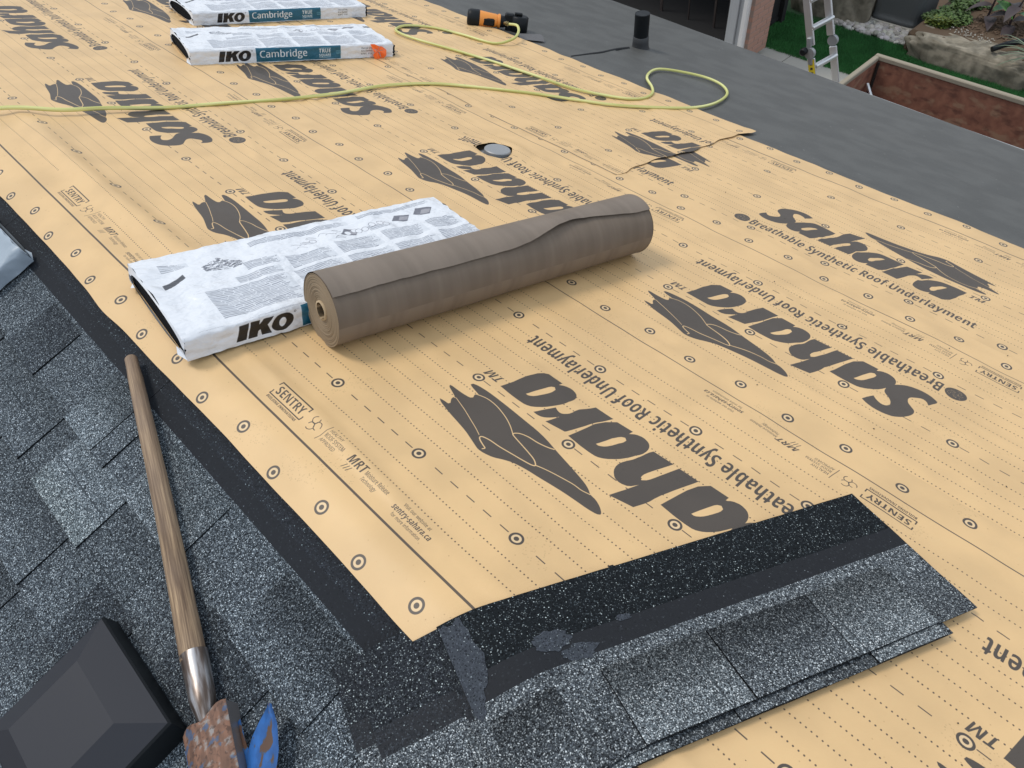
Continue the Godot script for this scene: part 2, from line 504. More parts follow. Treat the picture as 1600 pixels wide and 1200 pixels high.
# The plastic wrap of a bundle: top print above, long front face below.
func wrap_print(sans: Font, bold: Font) -> ImageTexture:
	ink = Image.create(2048, 1024, false, Image.FORMAT_RGB8)
	var white := Color(0.875, 0.893, 0.915)
	var grey := Color(0.45, 0.47, 0.52)
	var black := Color(0.10, 0.10, 0.11)
	ink.fill(white)
	ink_k = 2048 / 1.04
	ink_o = Vector2.ZERO
	var g := RandomNumberGenerator.new()
	g.seed = 5
	# the top: 0 .. 0.36 m; blocks of small text in four columns
	for cell in [[0.10, 0.03, 0.33, 0.145], [0.245, 0.20, 0.345, 0.232], [0.66, 0.24, 0.74, 0.262], [0.30, 0.30, 0.62, 0.322], [0.66, 0.315, 0.93, 0.332], [0.04, 0.275, 0.115, 0.30], [0.35, 0.02, 0.50, 0.15], [0.52, 0.02, 0.66, 0.15], [0.68, 0.02, 0.83, 0.15], [0.85, 0.02, 0.98, 0.16], [0.20, 0.155, 0.33, 0.185], [0.36, 0.16, 0.50, 0.215], [0.52, 0.165, 0.66, 0.225], [0.68, 0.17, 0.83, 0.225], [0.85, 0.175, 0.96, 0.225]]:
		ink.fill_rect(Rect2i(int(cell[0] * ink_k), int(cell[1] * ink_k), int((cell[2] - cell[0]) * ink_k), int((cell[3] - cell[1]) * ink_k)), Color(0.82, 0.84, 0.87))
		var y: float = cell[1]
		while y < cell[3]:
			var x: float = cell[0]
			var end: float = cell[2] - g.randf() * 0.03
			while x < end:
				var w := g.randf_range(0.02, 0.07)
				ink.fill_rect(Rect2i(int(x * ink_k), int(y * ink_k), int(minf(w, end - x) * ink_k), 5), grey.lerp(white, g.randf_range(0.0, 0.5)))
				x += w + 0.003
			y += 0.0062
	# line drawings and pictures of the laying steps
	for d in [[0.60, 0.262, 0.035], [0.79, 0.272, 0.038], [0.88, 0.280, 0.042]]:
		var q := PackedVector2Array()
		for k in 4: q.append((Vector2(d[0], d[1]) + Vector2.from_angle(k * PI / 2 + 0.25) * Vector2(d[2], d[2] * 0.62)) * ink_k)
		span_poly(q, Color(0.42, 0.43, 0.47))
		var q2 := PackedVector2Array()
		for k in 4: q2.append((Vector2(d[0] + 0.008, d[1] - 0.004) + Vector2.from_angle(k * PI / 2 + 0.25) * Vector2(d[2], d[2] * 0.62) * 0.55) * ink_k)
		span_poly(q2, Color(0.60, 0.60, 0.63))
	for i in 16:
		var x := 0.40 + g.randf() * 0.16
		var y := 0.235 + g.randf() * 0.05
		stroke([x, y, x + 0.012, y + 0.008 * g.randf(), x + 0.03, y - 0.006], 0.0012, Color(0.45, 0.46, 0.5))
	for i in 10:
		var c := Vector2(0.46 + 0.03 * (i % 3) + g.randf() * 0.24, 0.252 + g.randf() * 0.02)
		disc(c, 0.011, Color(0.5, 0.5, 0.54)); disc(c, 0.0095, white)
	# a picture of a house roof and a dark bar by the open end
	for i in 260:
		var x := 0.14 + g.randf() * 0.10
		var y := 0.228 + g.randf() * 0.055 * (1.0 - absf(x - 0.19) / 0.09)
		ink.fill_rect(Rect2i(int(x * ink_k), int(y * ink_k), g.randi_range(3, 22), g.randi_range(2, 5)), Color(0.34, 0.35, 0.38).lerp(grey, g.randf()))
	var bar_ := PackedVector2Array()
	for e in [[0.02, 0.195], [0.085, 0.225], [0.085, 0.245], [0.02, 0.214]]: bar_.append(Vector2(e[0], e[1]) * ink_k)
	span_poly(bar_, Color(0.28, 0.29, 0.31))
	span_poly(PackedVector2Array([Vector2(0.975, 0.285) * ink_k, Vector2(1.03, 0.285) * ink_k, Vector2(1.03, 0.305) * ink_k, Vector2(0.975, 0.305) * ink_k]), Color(0.25, 0.26, 0.28))
	# the front face: 0.40 .. 0.47 m, drawn with its lower edge at 0.47
	var fy := 0.47
	var sl := func(a: Array) -> PackedVector2Array:
		var p := PackedVector2Array()
		for k in range(0, a.size(), 2): p.append(Vector2(0.108 + a[k] + a[k + 1] * 0.24, fy - 0.010 - a[k + 1]) * ink_k)
		return p
	span_poly(sl.call([0.0, 0.0, 0.026, 0.0, 0.026, 0.047, 0.0, 0.047]), black)
	span_poly(sl.call([0.031, 0.0, 0.055, 0.0, 0.055, 0.016, 0.060, 0.020, 0.068, 0.0, 0.094, 0.0, 0.077, 0.029, 0.093, 0.047, 0.066, 0.047, 0.055, 0.034, 0.055, 0.047, 0.031, 0.047]), black)
	var oo := []
	var oi := []
	for k in 30:
		var q := Vector2.from_angle(TAU * k / 30)
		oo.append_array([0.120 + q.x * 0.030, 0.0235 + q.y * 0.0245])
		oi.append_array([0.120 + q.x * 0.0095, 0.0235 + q.y * 0.0125])
	span_poly(sl.call(oo), black)
	span_poly(sl.call(oi), white)
	disc(Vector2(0.270, fy - 0.055), 0.003, black); disc(Vector2(0.270, fy - 0.055), 0.002, white)
	var teal := Color(0.075, 0.365, 0.47)
	ink.fill_rect(Rect2i(int(0.288 * ink_k), int((fy - 0.068) * ink_k), int(0.432 * ink_k), int(0.066 * ink_k)), teal)
	letters("Cambridge", sans, Vector2(0.306, fy - 0.022), Vector2(1, 0), Vector2(0, -1), 0.032, 0.235, white)
	letters("Cambridge", sans, Vector2(0.3075, fy - 0.022), Vector2(1, 0), Vector2(0, -1), 0.032, 0.235, white)
	letters("TRUE", bold, Vector2(0.605, fy - 0.034), Vector2(1, 0), Vector2(0, -1), 0.018, 0.062, white)
	letters("SQUARE", bold, Vector2(0.605, fy - 0.016), Vector2(1, 0), Vector2(0, -1), 0.012, 0.062, white)
	for k in 2: ink.fill_rect(Rect2i(int(0.605 * ink_k), int((fy - 0.056 + k * 0.044) * ink_k), int(0.062 * ink_k), 3), white)
	letters("HIGH", sans, Vector2(0.695, fy - 0.036), Vector2(1, 0), Vector2(0, -1), 0.006, 0.026, Color(0.6, 0.75, 0.8))
	letters("TRAFFIC", sans, Vector2(0.695, fy - 0.026), Vector2(1, 0), Vector2(0, -1), 0.006, 0.03, Color(0.6, 0.75, 0.8))
	for k in 3:
		letters(["Charcoal Grey", "Gris Charbon", "0781L 11SE"][k], bold, Vector2(0.832, fy - 0.044 + k * 0.014), Vector2(1, 0), Vector2(0, -1), 0.009, 0.062, Color(0.40, 0.41, 0.43))
	ink.shrink_x2()
	return ImageTexture.create_from_image(ink)

# ---------------------------------------------------------------- start
func _ready() -> void:
	rng.seed = 20
	wave.seed = 3; wave.frequency = 1.0; wave.fractal_octaves = 3
	fine.seed = 8; fine.frequency = 1.0; fine.fractal_octaves = 2
	camera_and_light()
	make_fold()
	materials()
	ground_and_house()
	shingled_slope()
	sheets()
	membranes()
	bundles_and_roll()
	loose_shingles()
	tools()
	var before := get_child_count()
	yard()
	# the yard lies a little lower than first laid out
	for i in range(before, get_child_count()): get_child(i).position.y -= 0.085

func camera_and_light() -> void:
	var cam := Camera3D.new()
	cam.name = "camera"
	cam.fov = 55.106
	cam.near = 0.05
	cam.far = 400.0
	cam.transform = Transform3D(Basis(Vector3(0.7027, -0.0631, -0.7087), Vector3(-0.5124, 0.6462, -0.5656), Vector3(0.4937, 0.7605, 0.4218)).orthonormalized(), Vector3(0, 1.3175, 0.2909))
	add_child(cam)
	cam.current = true
	var sky := ProceduralSkyMaterial.new()
	sky.sky_top_color = Color(0.82, 0.86, 0.91)
	sky.sky_horizon_color = Color(0.88, 0.90, 0.93)
	sky.sky_curve = 0.12
	sky.ground_bottom_color = Color(0.22, 0.22, 0.21)
	sky.ground_horizon_color = Color(0.55, 0.57, 0.58)
	sky.sun_angle_max = 30
	var env := Environment.new()
	env.background_mode = Environment.BG_SKY
	env.sky = Sky.new()
	env.sky.sky_material = sky
	env.tonemap_mode = Environment.TONE_MAPPER_LINEAR
	env.tonemap_exposure = 1.2
	env.sdfgi_enabled = true
	env.ssao_enabled = true
	env.ssil_enabled = true
	var we := WorldEnvironment.new()
	we.name = "world_environment"
	we.environment = env
	add_child(we)
	var sun := DirectionalLight3D.new()
	sun.name = "sun"
	sun.light_color = Color(1.0, 0.97, 0.93)
	sun.light_energy = 0.45
	sun.light_angular_distance = 16.0
	sun.shadow_enabled = true
	add_child(sun)
	sun.look_at_from_position(Vector3(-4.5, 9.0, 1.8), Vector3.ZERO)

func materials() -> void:
	var sans := SystemFont.new()
	sans.font_names = PackedStringArray(["Droid Sans"])
	var bold := SystemFont.new()
	bold.font_names = PackedStringArray(["Droid Sans"])
	bold.font_weight = 700
	var m := mat("printed_sheet", Color(0.93, 0.93, 0.93), 0.5, sheet_print(sans, bold), 0.0, 0.5)
	m.detail_enabled = true
	m.detail_blend_mode = BaseMaterial3D.BLEND_MODE_MUL
	m.detail_uv_layer = BaseMaterial3D.DETAIL_UV_2
	m.detail_albedo = dirt_tex()
	m.uv2_scale = Vector3(1, 1, 1)
	m.normal_enabled = true
	m.normal_texture = bump_tex(31, 0.012, 2.0, 512)
	m.normal_scale = 0.12
	mat("wrap", Color(0.95, 0.95, 0.95), 0.38, wrap_print(sans, bold), 0.0, 0.5)
	M.wrap.normal_enabled = true
	M.wrap.normal_texture = bump_tex(5, 0.02, 5.0, 512)
	M.wrap.normal_scale = 1.0
	mat("wrap_blue", Color(0.30, 0.36, 0.42), 0.42)
	M.wrap_blue.normal_enabled = true
	M.wrap_blue.normal_texture = M.wrap.normal_texture
	M.wrap_blue.normal_scale = 0.3
	# chips: [how many, tone, largest side in texels]
	granule_mat("granule_dark", 1, Color(0.19, 0.205, 0.22), [[130000, Color(0.26, 0.28, 0.305), 3], [70000, Color(0.11, 0.12, 0.135), 3], [90000, Color(0.42, 0.45, 0.47), 2], [30000, Color(0.74, 0.77, 0.78), 2]], 0.88, 0.25)
	granule_mat("granule_mid", 2, Color(0.22, 0.24, 0.255), [[120000, Color(0.31, 0.335, 0.36), 3], [70000, Color(0.12, 0.13, 0.145), 3], [115000, Color(0.48, 0.51, 0.53), 2], [46000, Color(0.80, 0.83, 0.84), 2]], 0.88, 0.25)
	granule_mat("granule_light", 3, Color(0.25, 0.27, 0.285), [[110000, Color(0.36, 0.39, 0.41), 3], [60000, Color(0.14, 0.155, 0.17), 3], [140000, Color(0.52, 0.555, 0.575), 2], [62000, Color(0.84, 0.87, 0.88), 2]], 0.88, 0.25)
	granule_mat("headlap", 4, Color(0.105, 0.118, 0.132), [[90000, Color(0.13, 0.145, 0.16), 3], [50000, Color(0.07, 0.078, 0.09), 3], [22000, Color(0.30, 0.335, 0.355), 2], [7000, Color(0.74, 0.79, 0.79), 2], [9000, Color(0.66, 0.70, 0.70), 1]], 0.8, 0.2)
	granule_mat("headlap_plain", 7, Color(0.158, 0.168, 0.182), [[90000, Color(0.19, 0.205, 0.228), 3], [50000, Color(0.12, 0.132, 0.15), 3], [14000, Color(0.28, 0.31, 0.33), 2], [5000, Color(0.55, 0.60, 0.61), 2]], 0.8, 0.3)
	granule_mat("headlap_grey", 14, Color(0.155, 0.168, 0.185), [[90000, Color(0.19, 0.205, 0.225), 3], [60000, Color(0.10, 0.11, 0.122), 3], [32000, Color(0.34, 0.37, 0.39), 2], [12000, Color(0.72, 0.77, 0.77), 2], [9000, Color(0.62, 0.66, 0.66), 1]], 0.85, 0.2)
	granule_mat("dusty", 12, Color(0.25, 0.27, 0.295), [[60000, Color(0.27, 0.29, 0.32), 4], [40000, Color(0.20, 0.215, 0.24), 4], [9000, Color(0.14, 0.15, 0.17), 3], [5000, Color(0.6, 0.64, 0.65), 2]], 0.9, 0.2)
	granule_mat("sealant", 6, Color(0.146, 0.156, 0.170), [[30000, Color(0.16, 0.171, 0.186), 4], [1100, Color(0.45, 0.48, 0.5), 2]], 0.7, 0.25)
	mat("asphalt_edge", Color(0.012, 0.013, 0.015), 0.7)
	mat("membrane", Color(1, 1, 1), 0.58, membrane_tex(), 0.0, 0.5)
	M.membrane.normal_enabled = true
	M.membrane.normal_texture = bump_tex(42, 0.2, 1.5, 512, 3)
	M.membrane.normal_scale = 0.2
	mat("roll_back", Color(1, 1, 1), 0.7, noise_tex(51, 0.008, Color(0.425, 0.380, 0.335), Color(0.480, 0.432, 0.384), 5, 256), 0.0, 0.35)
	mat("roll_flap", Color(1, 1, 1), 0.55, M.roll_back.albedo_texture, 0.0, 0.5)
	mat("roll_end", Color(0.26, 0.20, 0.135), 0.9, null, 0.0, 0.2)
	mat("roll_core", Color(0.45, 0.34, 0.21), 0.9)
	mat("black_plastic", Color(0.008, 0.010, 0.012), 0.45, null, 0.0, 0.32)
	mat("vent_plastic", Color(1, 1, 1), 0.5, noise_tex(61, 0.01, Color(0.135, 0.142, 0.168), Color(0.165, 0.173, 0.20), 4, 128), 0.0, 0.45)
	mat("hose", Color(1, 1, 1), 0.5, noise_tex(71, 0.02, Color(0.72, 0.72, 0.42), Color(0.85, 0.85, 0.58), 4, 128))
	mat("orange_plastic", Color(0.72, 0.27, 0.045), 0.45)
	mat("orange_tag", Color(0.95, 0.16, 0.02), 0.5)
	mat("brass", Color(0.30, 0.24, 0.11), 0.4, null, 0.8)
	mat("wood", Color(1, 1, 1), 0.72, wood_tex())
	mat("steel", Color(1, 1, 1), 0.38, noise_tex(81, 0.03, Color(0.36, 0.31, 0.28), Color(0.72, 0.72, 0.73), 5, 256), 0.75)
	mat("rust", Color(1, 1, 1), 0.65, rust_tex(), 0.25)
	mat("blue_paint", Color(1, 1, 1), 0.5, blue_tex(), 0.1)
	mat("galvanised", Color(0.30, 0.31, 0.32), 0.5, null, 0.35)
	mat("felt_scrap", Color(0.10, 0.10, 0.105), 0.85)
	mat("deck_wood", Color(0.16, 0.12, 0.08), 0.85)
	mat("white_trim", Color(0.72, 0.72, 0.72), 0.5)
	mat("grey_trim", Color(0.40, 0.42, 0.44), 0.55)
	mat("brick", Color(1, 1, 1), 0.9, noise_tex(91, 0.04, Color(0.66, 0.51, 0.45), Color(0.72, 0.57, 0.50), 4, 128))
	mat("brick_dark", Color(1, 1, 1), 0.9, noise_tex(92, 0.04, Color(0.62, 0.475, 0.42), Color(0.68, 0.53, 0.465), 4, 128))
	mat("mortar", Color(0.30, 0.22, 0.185), 0.95)
	mat("dark_room", Color(0.012, 0.012, 0.013), 0.9)
	mat("concrete", Color(1, 1, 1), 0.9, noise_tex(101, 0.02, Color(0.66, 0.65, 0.615), Color(0.73, 0.72, 0.68), 5, 256))
	mat("soil", Color(1, 1, 1), 0.95, noise_tex(102, 0.03, Color(0.28, 0.225, 0.17), Color(0.42, 0.345, 0.27), 5, 256))
	mat("turf", Color(0.02, 0.055, 0.02), 0.95)
	mat("grass_blade", Color(1, 1, 1), 0.7)
	M.grass_blade.vertex_color_use_as_albedo = true
	mat("aluminium", Color(0.62, 0.63, 0.64), 0.35, null, 0.7)
	mat("yellow_label", Color(0.72, 0.56, 0.03), 0.5)
	mat("label_ink", Color(0.02, 0.02, 0.02), 0.6)
	mat("stone", Color(1, 1, 1), 0.92, noise_tex(111, 0.012, Color(0.40, 0.38, 0.33), Color(0.58, 0.55, 0.49), 6, 512))
	M.stone.uv1_triplanar = true
	M.stone.uv1_world_triplanar = true
	M.stone.uv1_scale = Vector3(0.9, 0.9, 0.9)
	mat("pebble", Color(1, 1, 1), 0.85)
	M.pebble.vertex_color_use_as_albedo = true
	mat("unit_plastic", Color(0.075, 0.082, 0.085), 0.5)
	mat("bin_rust", Color(1, 1, 1), 0.85, bin_tex())
	mat("bin_rim", Color(1, 1, 1), 0.85, noise_tex(122, 0.03, Color(0.55, 0.515, 0.45), Color(0.72, 0.70, 0.64), 5, 256))
	mat("leaf", Color(1, 1, 1), 0.6)
	M.leaf.vertex_color_use_as_albedo = true
	M.leaf.backlight_enabled = true
	M.leaf.backlight = Color(0.15, 0.2, 0.08)
	mat("stem", Color(0.035, 0.02, 0.022), 0.8)
	mat("clear_bag", Color(0.50, 0.62, 0.66), 0.3)
	mat("black_bag", Color(0.012, 0.012, 0.013), 0.35)
	mat("debris", Color(0.05, 0.045, 0.04), 0.9)
	mat("siding", Color(0.42, 0.40, 0.37), 0.8)

func dirt_tex() -> ImageTexture:
	var n := FastNoiseLite.new()
	n.seed = 77; n.frequency = 0.006; n.fractal_octaves = 5
	var im := n.get_seamless_image(1024, 1024)
	var out := Image.create(1024, 1024, false, Image.FORMAT_RGB8)
	for y in 1024:
		for x in 1024:
			var k := 0.955 + 0.045 * smoothstep(0.2, 0.75, im.get_pixel(x, y).r)
			out.set_pixel(x, y, Color(k, k * 0.997, k * 0.985))
	var g := RandomNumberGenerator.new()
	g.seed = 4
	for i in 900:
		var k := g.randf_range(0.72, 0.93)
		out.fill_rect(Rect2i(g.randi_range(0, 1020), g.randi_range(0, 1020), 1, 1), Color(k, k * 0.97, k * 0.93))
	for i in 46:
		# boot scuffs: a few rows of faint curved tread marks
		var c := Vector2(g.randf_range(60, 960), g.randf_range(60, 960))
		var turn := g.randf() * TAU
		for j in 110:
			var p := c + Vector2(g.randf_range(-30, 30), 13.0 * sin(j * 0.9) + g.randf_range(-3, 3)).rotated(turn)
			if g.randf() < 0.7:
				var q := out.get_pixel(int(p.x), int(p.y))
				out.set_pixel(int(p.x), int(p.y), Color(q.r * 0.87, q.g * 0.87, q.b * 0.86))
	return ImageTexture.create_from_image(out)

func membrane_tex() -> ImageTexture:
	var n := FastNoiseLite.new()
	n.seed = 41; n.frequency = 0.006; n.fractal_octaves = 6
	var im := n.get_seamless_image(1024, 1024)
	var out := Image.create(1024, 1024, false, Image.FORMAT_RGB8)
	var g := RandomNumberGenerator.new()
	g.seed = 9
	for y in 1024:
		for x in 1024:
			var k := 0.285 + 0.034 * smoothstep(0.2, 0.8, im.get_pixel(x, y).r) + g.randf_range(-0.012, 0.012)
			out.set_pixel(x, y, Color(k, k * 1.01, k * 0.985))
	for i in 60:
		var k := g.randf_range(0.42, 0.6)
		out.fill_rect(Rect2i(g.randi_range(0, 1015), g.randi_range(0, 1020), g.randi_range(1, 6), g.randi_range(1, 3)), Color(k, k, k))
	return ImageTexture.create_from_image(out)

func wood_tex() -> ImageTexture:
	var n := FastNoiseLite.new()
	n.seed = 13; n.frequency = 0.02; n.fractal_octaves = 4
	var out := Image.create(256, 1024, false, Image.FORMAT_RGB8)
	for y in 1024:
		for x in 256:
			var a := TAU * x / 256.0
			var g := n.get_noise_3d(cos(a) * 90.0, sin(a) * 90.0, y * 0.10)
			var f := n.get_noise_3d(cos(a) * 380.0, sin(a) * 380.0, y * 0.5 + 300)
			var s := n.get_noise_2d(y * 0.25, 40.0 + cos(a) * 14.0)
			var k: float = clampf(0.5 + g * 0.8 + f * 0.5, 0, 1)
			var c := Color(0.36, 0.285, 0.22).lerp(Color(0.72, 0.62, 0.49), k)
			var grime: float = clampf(0.62 - y / 1024.0 * 0.75 + s * 0.5, 0.0, 0.6)
			out.set_pixel(x, y, c.lerp(Color(0.48, 0.41, 0.355), grime))
	return ImageTexture.create_from_image(out)

func rust_tex() -> ImageTexture:
	var n := FastNoiseLite.new()
	n.seed = 82; n.frequency = 0.009; n.fractal_octaves = 6
	var out := Image.create(256, 512, false, Image.FORMAT_RGB8)
	for y in 512:
		for x in 256:
			var a := n.get_noise_2d(x * 2.2, y * 0.5)
			var b := n.get_noise_2d(x * 1.2 + 400, y * 1.0)
			var c := Color(0.40, 0.30, 0.25).lerp(Color(0.52, 0.385, 0.315), clampf(a * 1.4 + 0.5, 0, 1))
			c = c.lerp(Color(0.54, 0.52, 0.51), smoothstep(0.12, 0.5, b + a * 0.5))
			c = c.lerp(Color(0.27, 0.20, 0.17), smoothstep(0.15, 0.45, n.get_noise_2d(x * 3.0, y * 2.0 + 70)) * 0.6)
			c = c.lerp(Color(0.22, 0.36, 0.55), smoothstep(0.24, 0.40, n.get_noise_2d(x * 0.9 + 150, y * 0.8 + 31)) * 0.6)
			out.set_pixel(x, y, c)
	return ImageTexture.create_from_image(out)

func blue_tex() -> ImageTexture:
	var n := FastNoiseLite.new()
	n.seed = 15; n.frequency = 0.014; n.fractal_octaves = 5
	var out := Image.create(256, 256, false, Image.FORMAT_RGB8)
	for y in 256:
		for x in 256:
			var v := n.get_noise_2d(x, y) + (y / 256.0 - 0.45) * 0.5
			var c := Color(0.16, 0.39, 0.66).lerp(Color(0.12, 0.30, 0.52), clampf(n.get_noise_2d(x * 2 + 500, y) + 0.5, 0, 1))
			out.set_pixel(x, y, c.lerp(Color(0.34, 0.25, 0.20), smoothstep(0.16, 0.27, v)))
	return ImageTexture.create_from_image(out)

func bin_tex() -> ImageTexture:
	var n := FastNoiseLite.new()
	n.seed = 19; n.frequency = 0.014; n.fractal_octaves = 6
	var out := Image.create(512, 512, false, Image.FORMAT_RGB8)
	for y in 512:
		for x in 512:
			var v := n.get_noise_2d(x * 1.2, y)
			var s := n.get_noise_2d(x * 3.0, y * 1.2 + 900)
			var c := Color(0.58, 0.395, 0.315).lerp(Color(0.48, 0.31, 0.25), clampf(s + 0.5, 0, 1))
			c = c.lerp(Color(0.62, 0.51, 0.41), smoothstep(-0.15, 0.40, v * 1.3 + (y / 512.0 - 0.45) * 0.9 + s * 0.5) * 0.65)
			c = c.lerp(Color(0.30, 0.19, 0.16), 0.55 * smoothstep(0.1, 0.6, n.get_noise_2d(x * 1.4 + 77, y * 1.4)))
			out.set_pixel(x, y, c)
	return ImageTexture.create_from_image(out)

# ---------------------------------------------------------------- ground, own house, garage
func ground_and_house() -> void:
	var g := PlaneMesh.new()
	g.size = Vector2(160, 160)
	var go := put("ground", g, M.soil)
	go.position = Vector3(0, -3.835, 0)
	tag(go, "bare soil ground round the house", "ground", "", "structure")
	# own house below the roof
	var st := begin()
	bbox(st, Transform3D(Basis(), Vector3(-3.0, -2.48, -0.05)), Vector3(11.0, 2.44, 7.6))
	tag(put("house_wall", done(st), M.siding), "pale siding wall below the roof edge", "wall", "", "structure")
	# the boards under the sheets
	for side in 2:
		st = begin()
		var a := []
		for h in [-0.014, -0.13]:
			for u in [-9.0, 2.5]:
				for v in [0.0, (4.25 if side == 0 else 4.2)]:
					a.append(RP(u, v, h) if side == 0 else LP(u, v, h))
		var c: Vector3 = (a[0] + a[7]) * 0.5
		quad(st, a[0], a[1], a[3], a[2], c); quad(st, a[4], a[5], a[7], a[6], c)
		quad(st, a[0], a[1], a[5], a[4], c); quad(st, a[2], a[3], a[7], a[6], c)
		quad(st, a[1], a[3], a[7], a[5], c); quad(st, a[0], a[2], a[6], a[4], c)
		if side == 0: tag(put("roof_deck", done(st), M.deck_wood), "board deck under the printed sheets", "roof deck", "", "structure")
		else: deck_left = done(st)
	# white metal edge along the eave, running slightly askew
	st = begin()
	for i in 16:
		var u0 := -9.0 + i * 0.72
		bar(st, RP(u0, eave(u0) + 0.005, -0.003), RP(u0 + 0.72, eave(u0 + 0.72) + 0.005, -0.003), 0.007, 0.010, Vector3.BACK, 0.002)
	tag(put("drip_edge", done(st), M.grey_trim), "thin white metal drip edge along the eave of the grey membrane", "drip edge")
	# the neighbouring garage wing: dark opening, jamb, brick pier
	var t := thing("garage", "garage wing with a dark open doorway and pale grey jambs beside a brick pier", "garage", Vector3(-5.2, -3.7, -8.75))
	st = begin()
	for b in [[Vector3(-8.4, -1.9, -10.15), Vector3(6.2, 3.7, 0.1)], [Vector3(-5.42, -1.9, -9.5), Vector3(0.1, 3.7, 1.25)], [Vector3(-8.4, -0.1, -9.45), Vector3(6.2, 0.1, 1.4)], [Vector3(-8.4, -3.69, -9.45), Vector3(6.1, 0.04, 1.4)], [Vector3(-11.45, -1.9, -9.5), Vector3(0.1, 3.7, 1.25)]]:
		bbox(st, Transform3D(Basis(), b[0]), b[1])
	put("room", done(st), M.dark_room, t)
	var jd := [[-5.315, -8.74, 0.07, 0.10, "grey_trim"], [-5.235, -8.70, 0.085, 0.10, "grey_trim"], [-5.155, -8.72, 0.07, 0.08, "grey_trim"], [-5.085, -8.69, 0.062, 0.10, "white_trim"]]
	for j in jd:
		put("jamb", boxmesh(Transform3D(Basis(), Vector3(j[0], -1.95, j[1])), Vector3(j[2], 3.5, j[3]), 0.006), M[j[4]], t)
	put("lintel", boxmesh(Transform3D(Basis(), Vector3(-8.2, -0.12, -8.72)), Vector3(6.3, 0.3, 0.12), 0.006), M.white_trim, t)
	var hang := [[-5.46, 0.02], [-5.62, 0.03], [-5.95, 0.035], [-6.4, 0.02], [-6.9, 0.05]]
	for h in hang:
		put("hanging_strip", boxmesh(Transform3D(Basis(Vector3.BACK, 0.04), Vector3(h[0], -2.2, -9.25)), Vector3(h[1], 3.0, 0.02), 0.004), mat("strip%d" % int(h[0] * -100), Color(0.035, 0.025, 0.022), 0.7), t)
	var pier := thing("brick_pier", "reddish brick pier at the right corner of the garage doorway", "brick pier", Vector3(-5.03, -3.7, -8.97))
	put("mortar_core", boxmesh(Transform3D(Basis(), Vector3(-5.03, -1.95, -8.97)), Vector3(0.055, 3.48, 0.49)), M.mortar, pier)
	var sizes := [0.238, 0.107, 0.127]
	var bm := []
	for w in sizes: bm.append(boxmesh(Transform3D(), Vector3(0.060, 0.063, w), 0.004))
	for k in 46:
		var z := -9.217
		for w in ([0, 0] if k % 2 == 0 else [1, 0, 2]):
			var b := put("brick", bm[w], M.brick if rng.randf() < 0.6 else M.brick_dark, pier, false)
			b.position = Vector3(-5.03 + rng.randf_range(0.0, 0.002), -3.66 + k * 0.073, z + sizes[w] * 0.5) - pier.position
			z += sizes[w] + 0.010

var deck_left: ArrayMesh

func eave(u: float) -> float:
	return 4.322 + 0.088 * maxf(0.0, -0.7 - u) + 0.004 * sin(u * 5.0)

# ---------------------------------------------------------------- shingles laid on the near slope
func plate(u0: float, u1: float, v0: float, v1: float, h0: float, h1: float, thick: float, c0: Color, c1: Color, uvo: Vector2) -> ArrayMesh:
	var st := begin()
	var rows := 5
	var P := []
	for i in rows:
		var k := float(i) / (rows - 1)
		var v := lerpf(v0, v1, k)
		var h := lerpf(h0, h1, k)
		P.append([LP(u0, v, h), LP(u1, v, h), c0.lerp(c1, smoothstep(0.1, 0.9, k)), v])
	var mid := LP((u0 + u1) * 0.5, (v0 + v1) * 0.5, minf(h0, h1) - 0.5)
	st.set_smooth_group(-1)
	for i in rows - 1:
		for q in [[0, 0], [1, 0], [1, 1], [0, 0], [1, 1], [0, 1]]:
			var r: Array = P[i + q[1]]
			st.set_color(r[2])
			st.set_uv(Vector2(u1 if q[0] else u0, r[3]) + uvo)
			st.add_vertex(r[q[0]])
	st.set_color(Color(0.07, 0.07, 0.075))
	var n := LD(0, 0, -thick)
	var e := [P[0][0], P[0][1], P[rows - 1][1], P[rows - 1][0]]
	for i in range(1, 4):
		var a: Vector3 = e[i]
		var b: Vector3 = e[(i + 1) % 4]
		for x in [a, b, b + n, a, b + n, a + n]:
			st.set_uv(Vector2(x.x, x.y * 3.0) + uvo)
			st.add_vertex(x)
	return done(st)

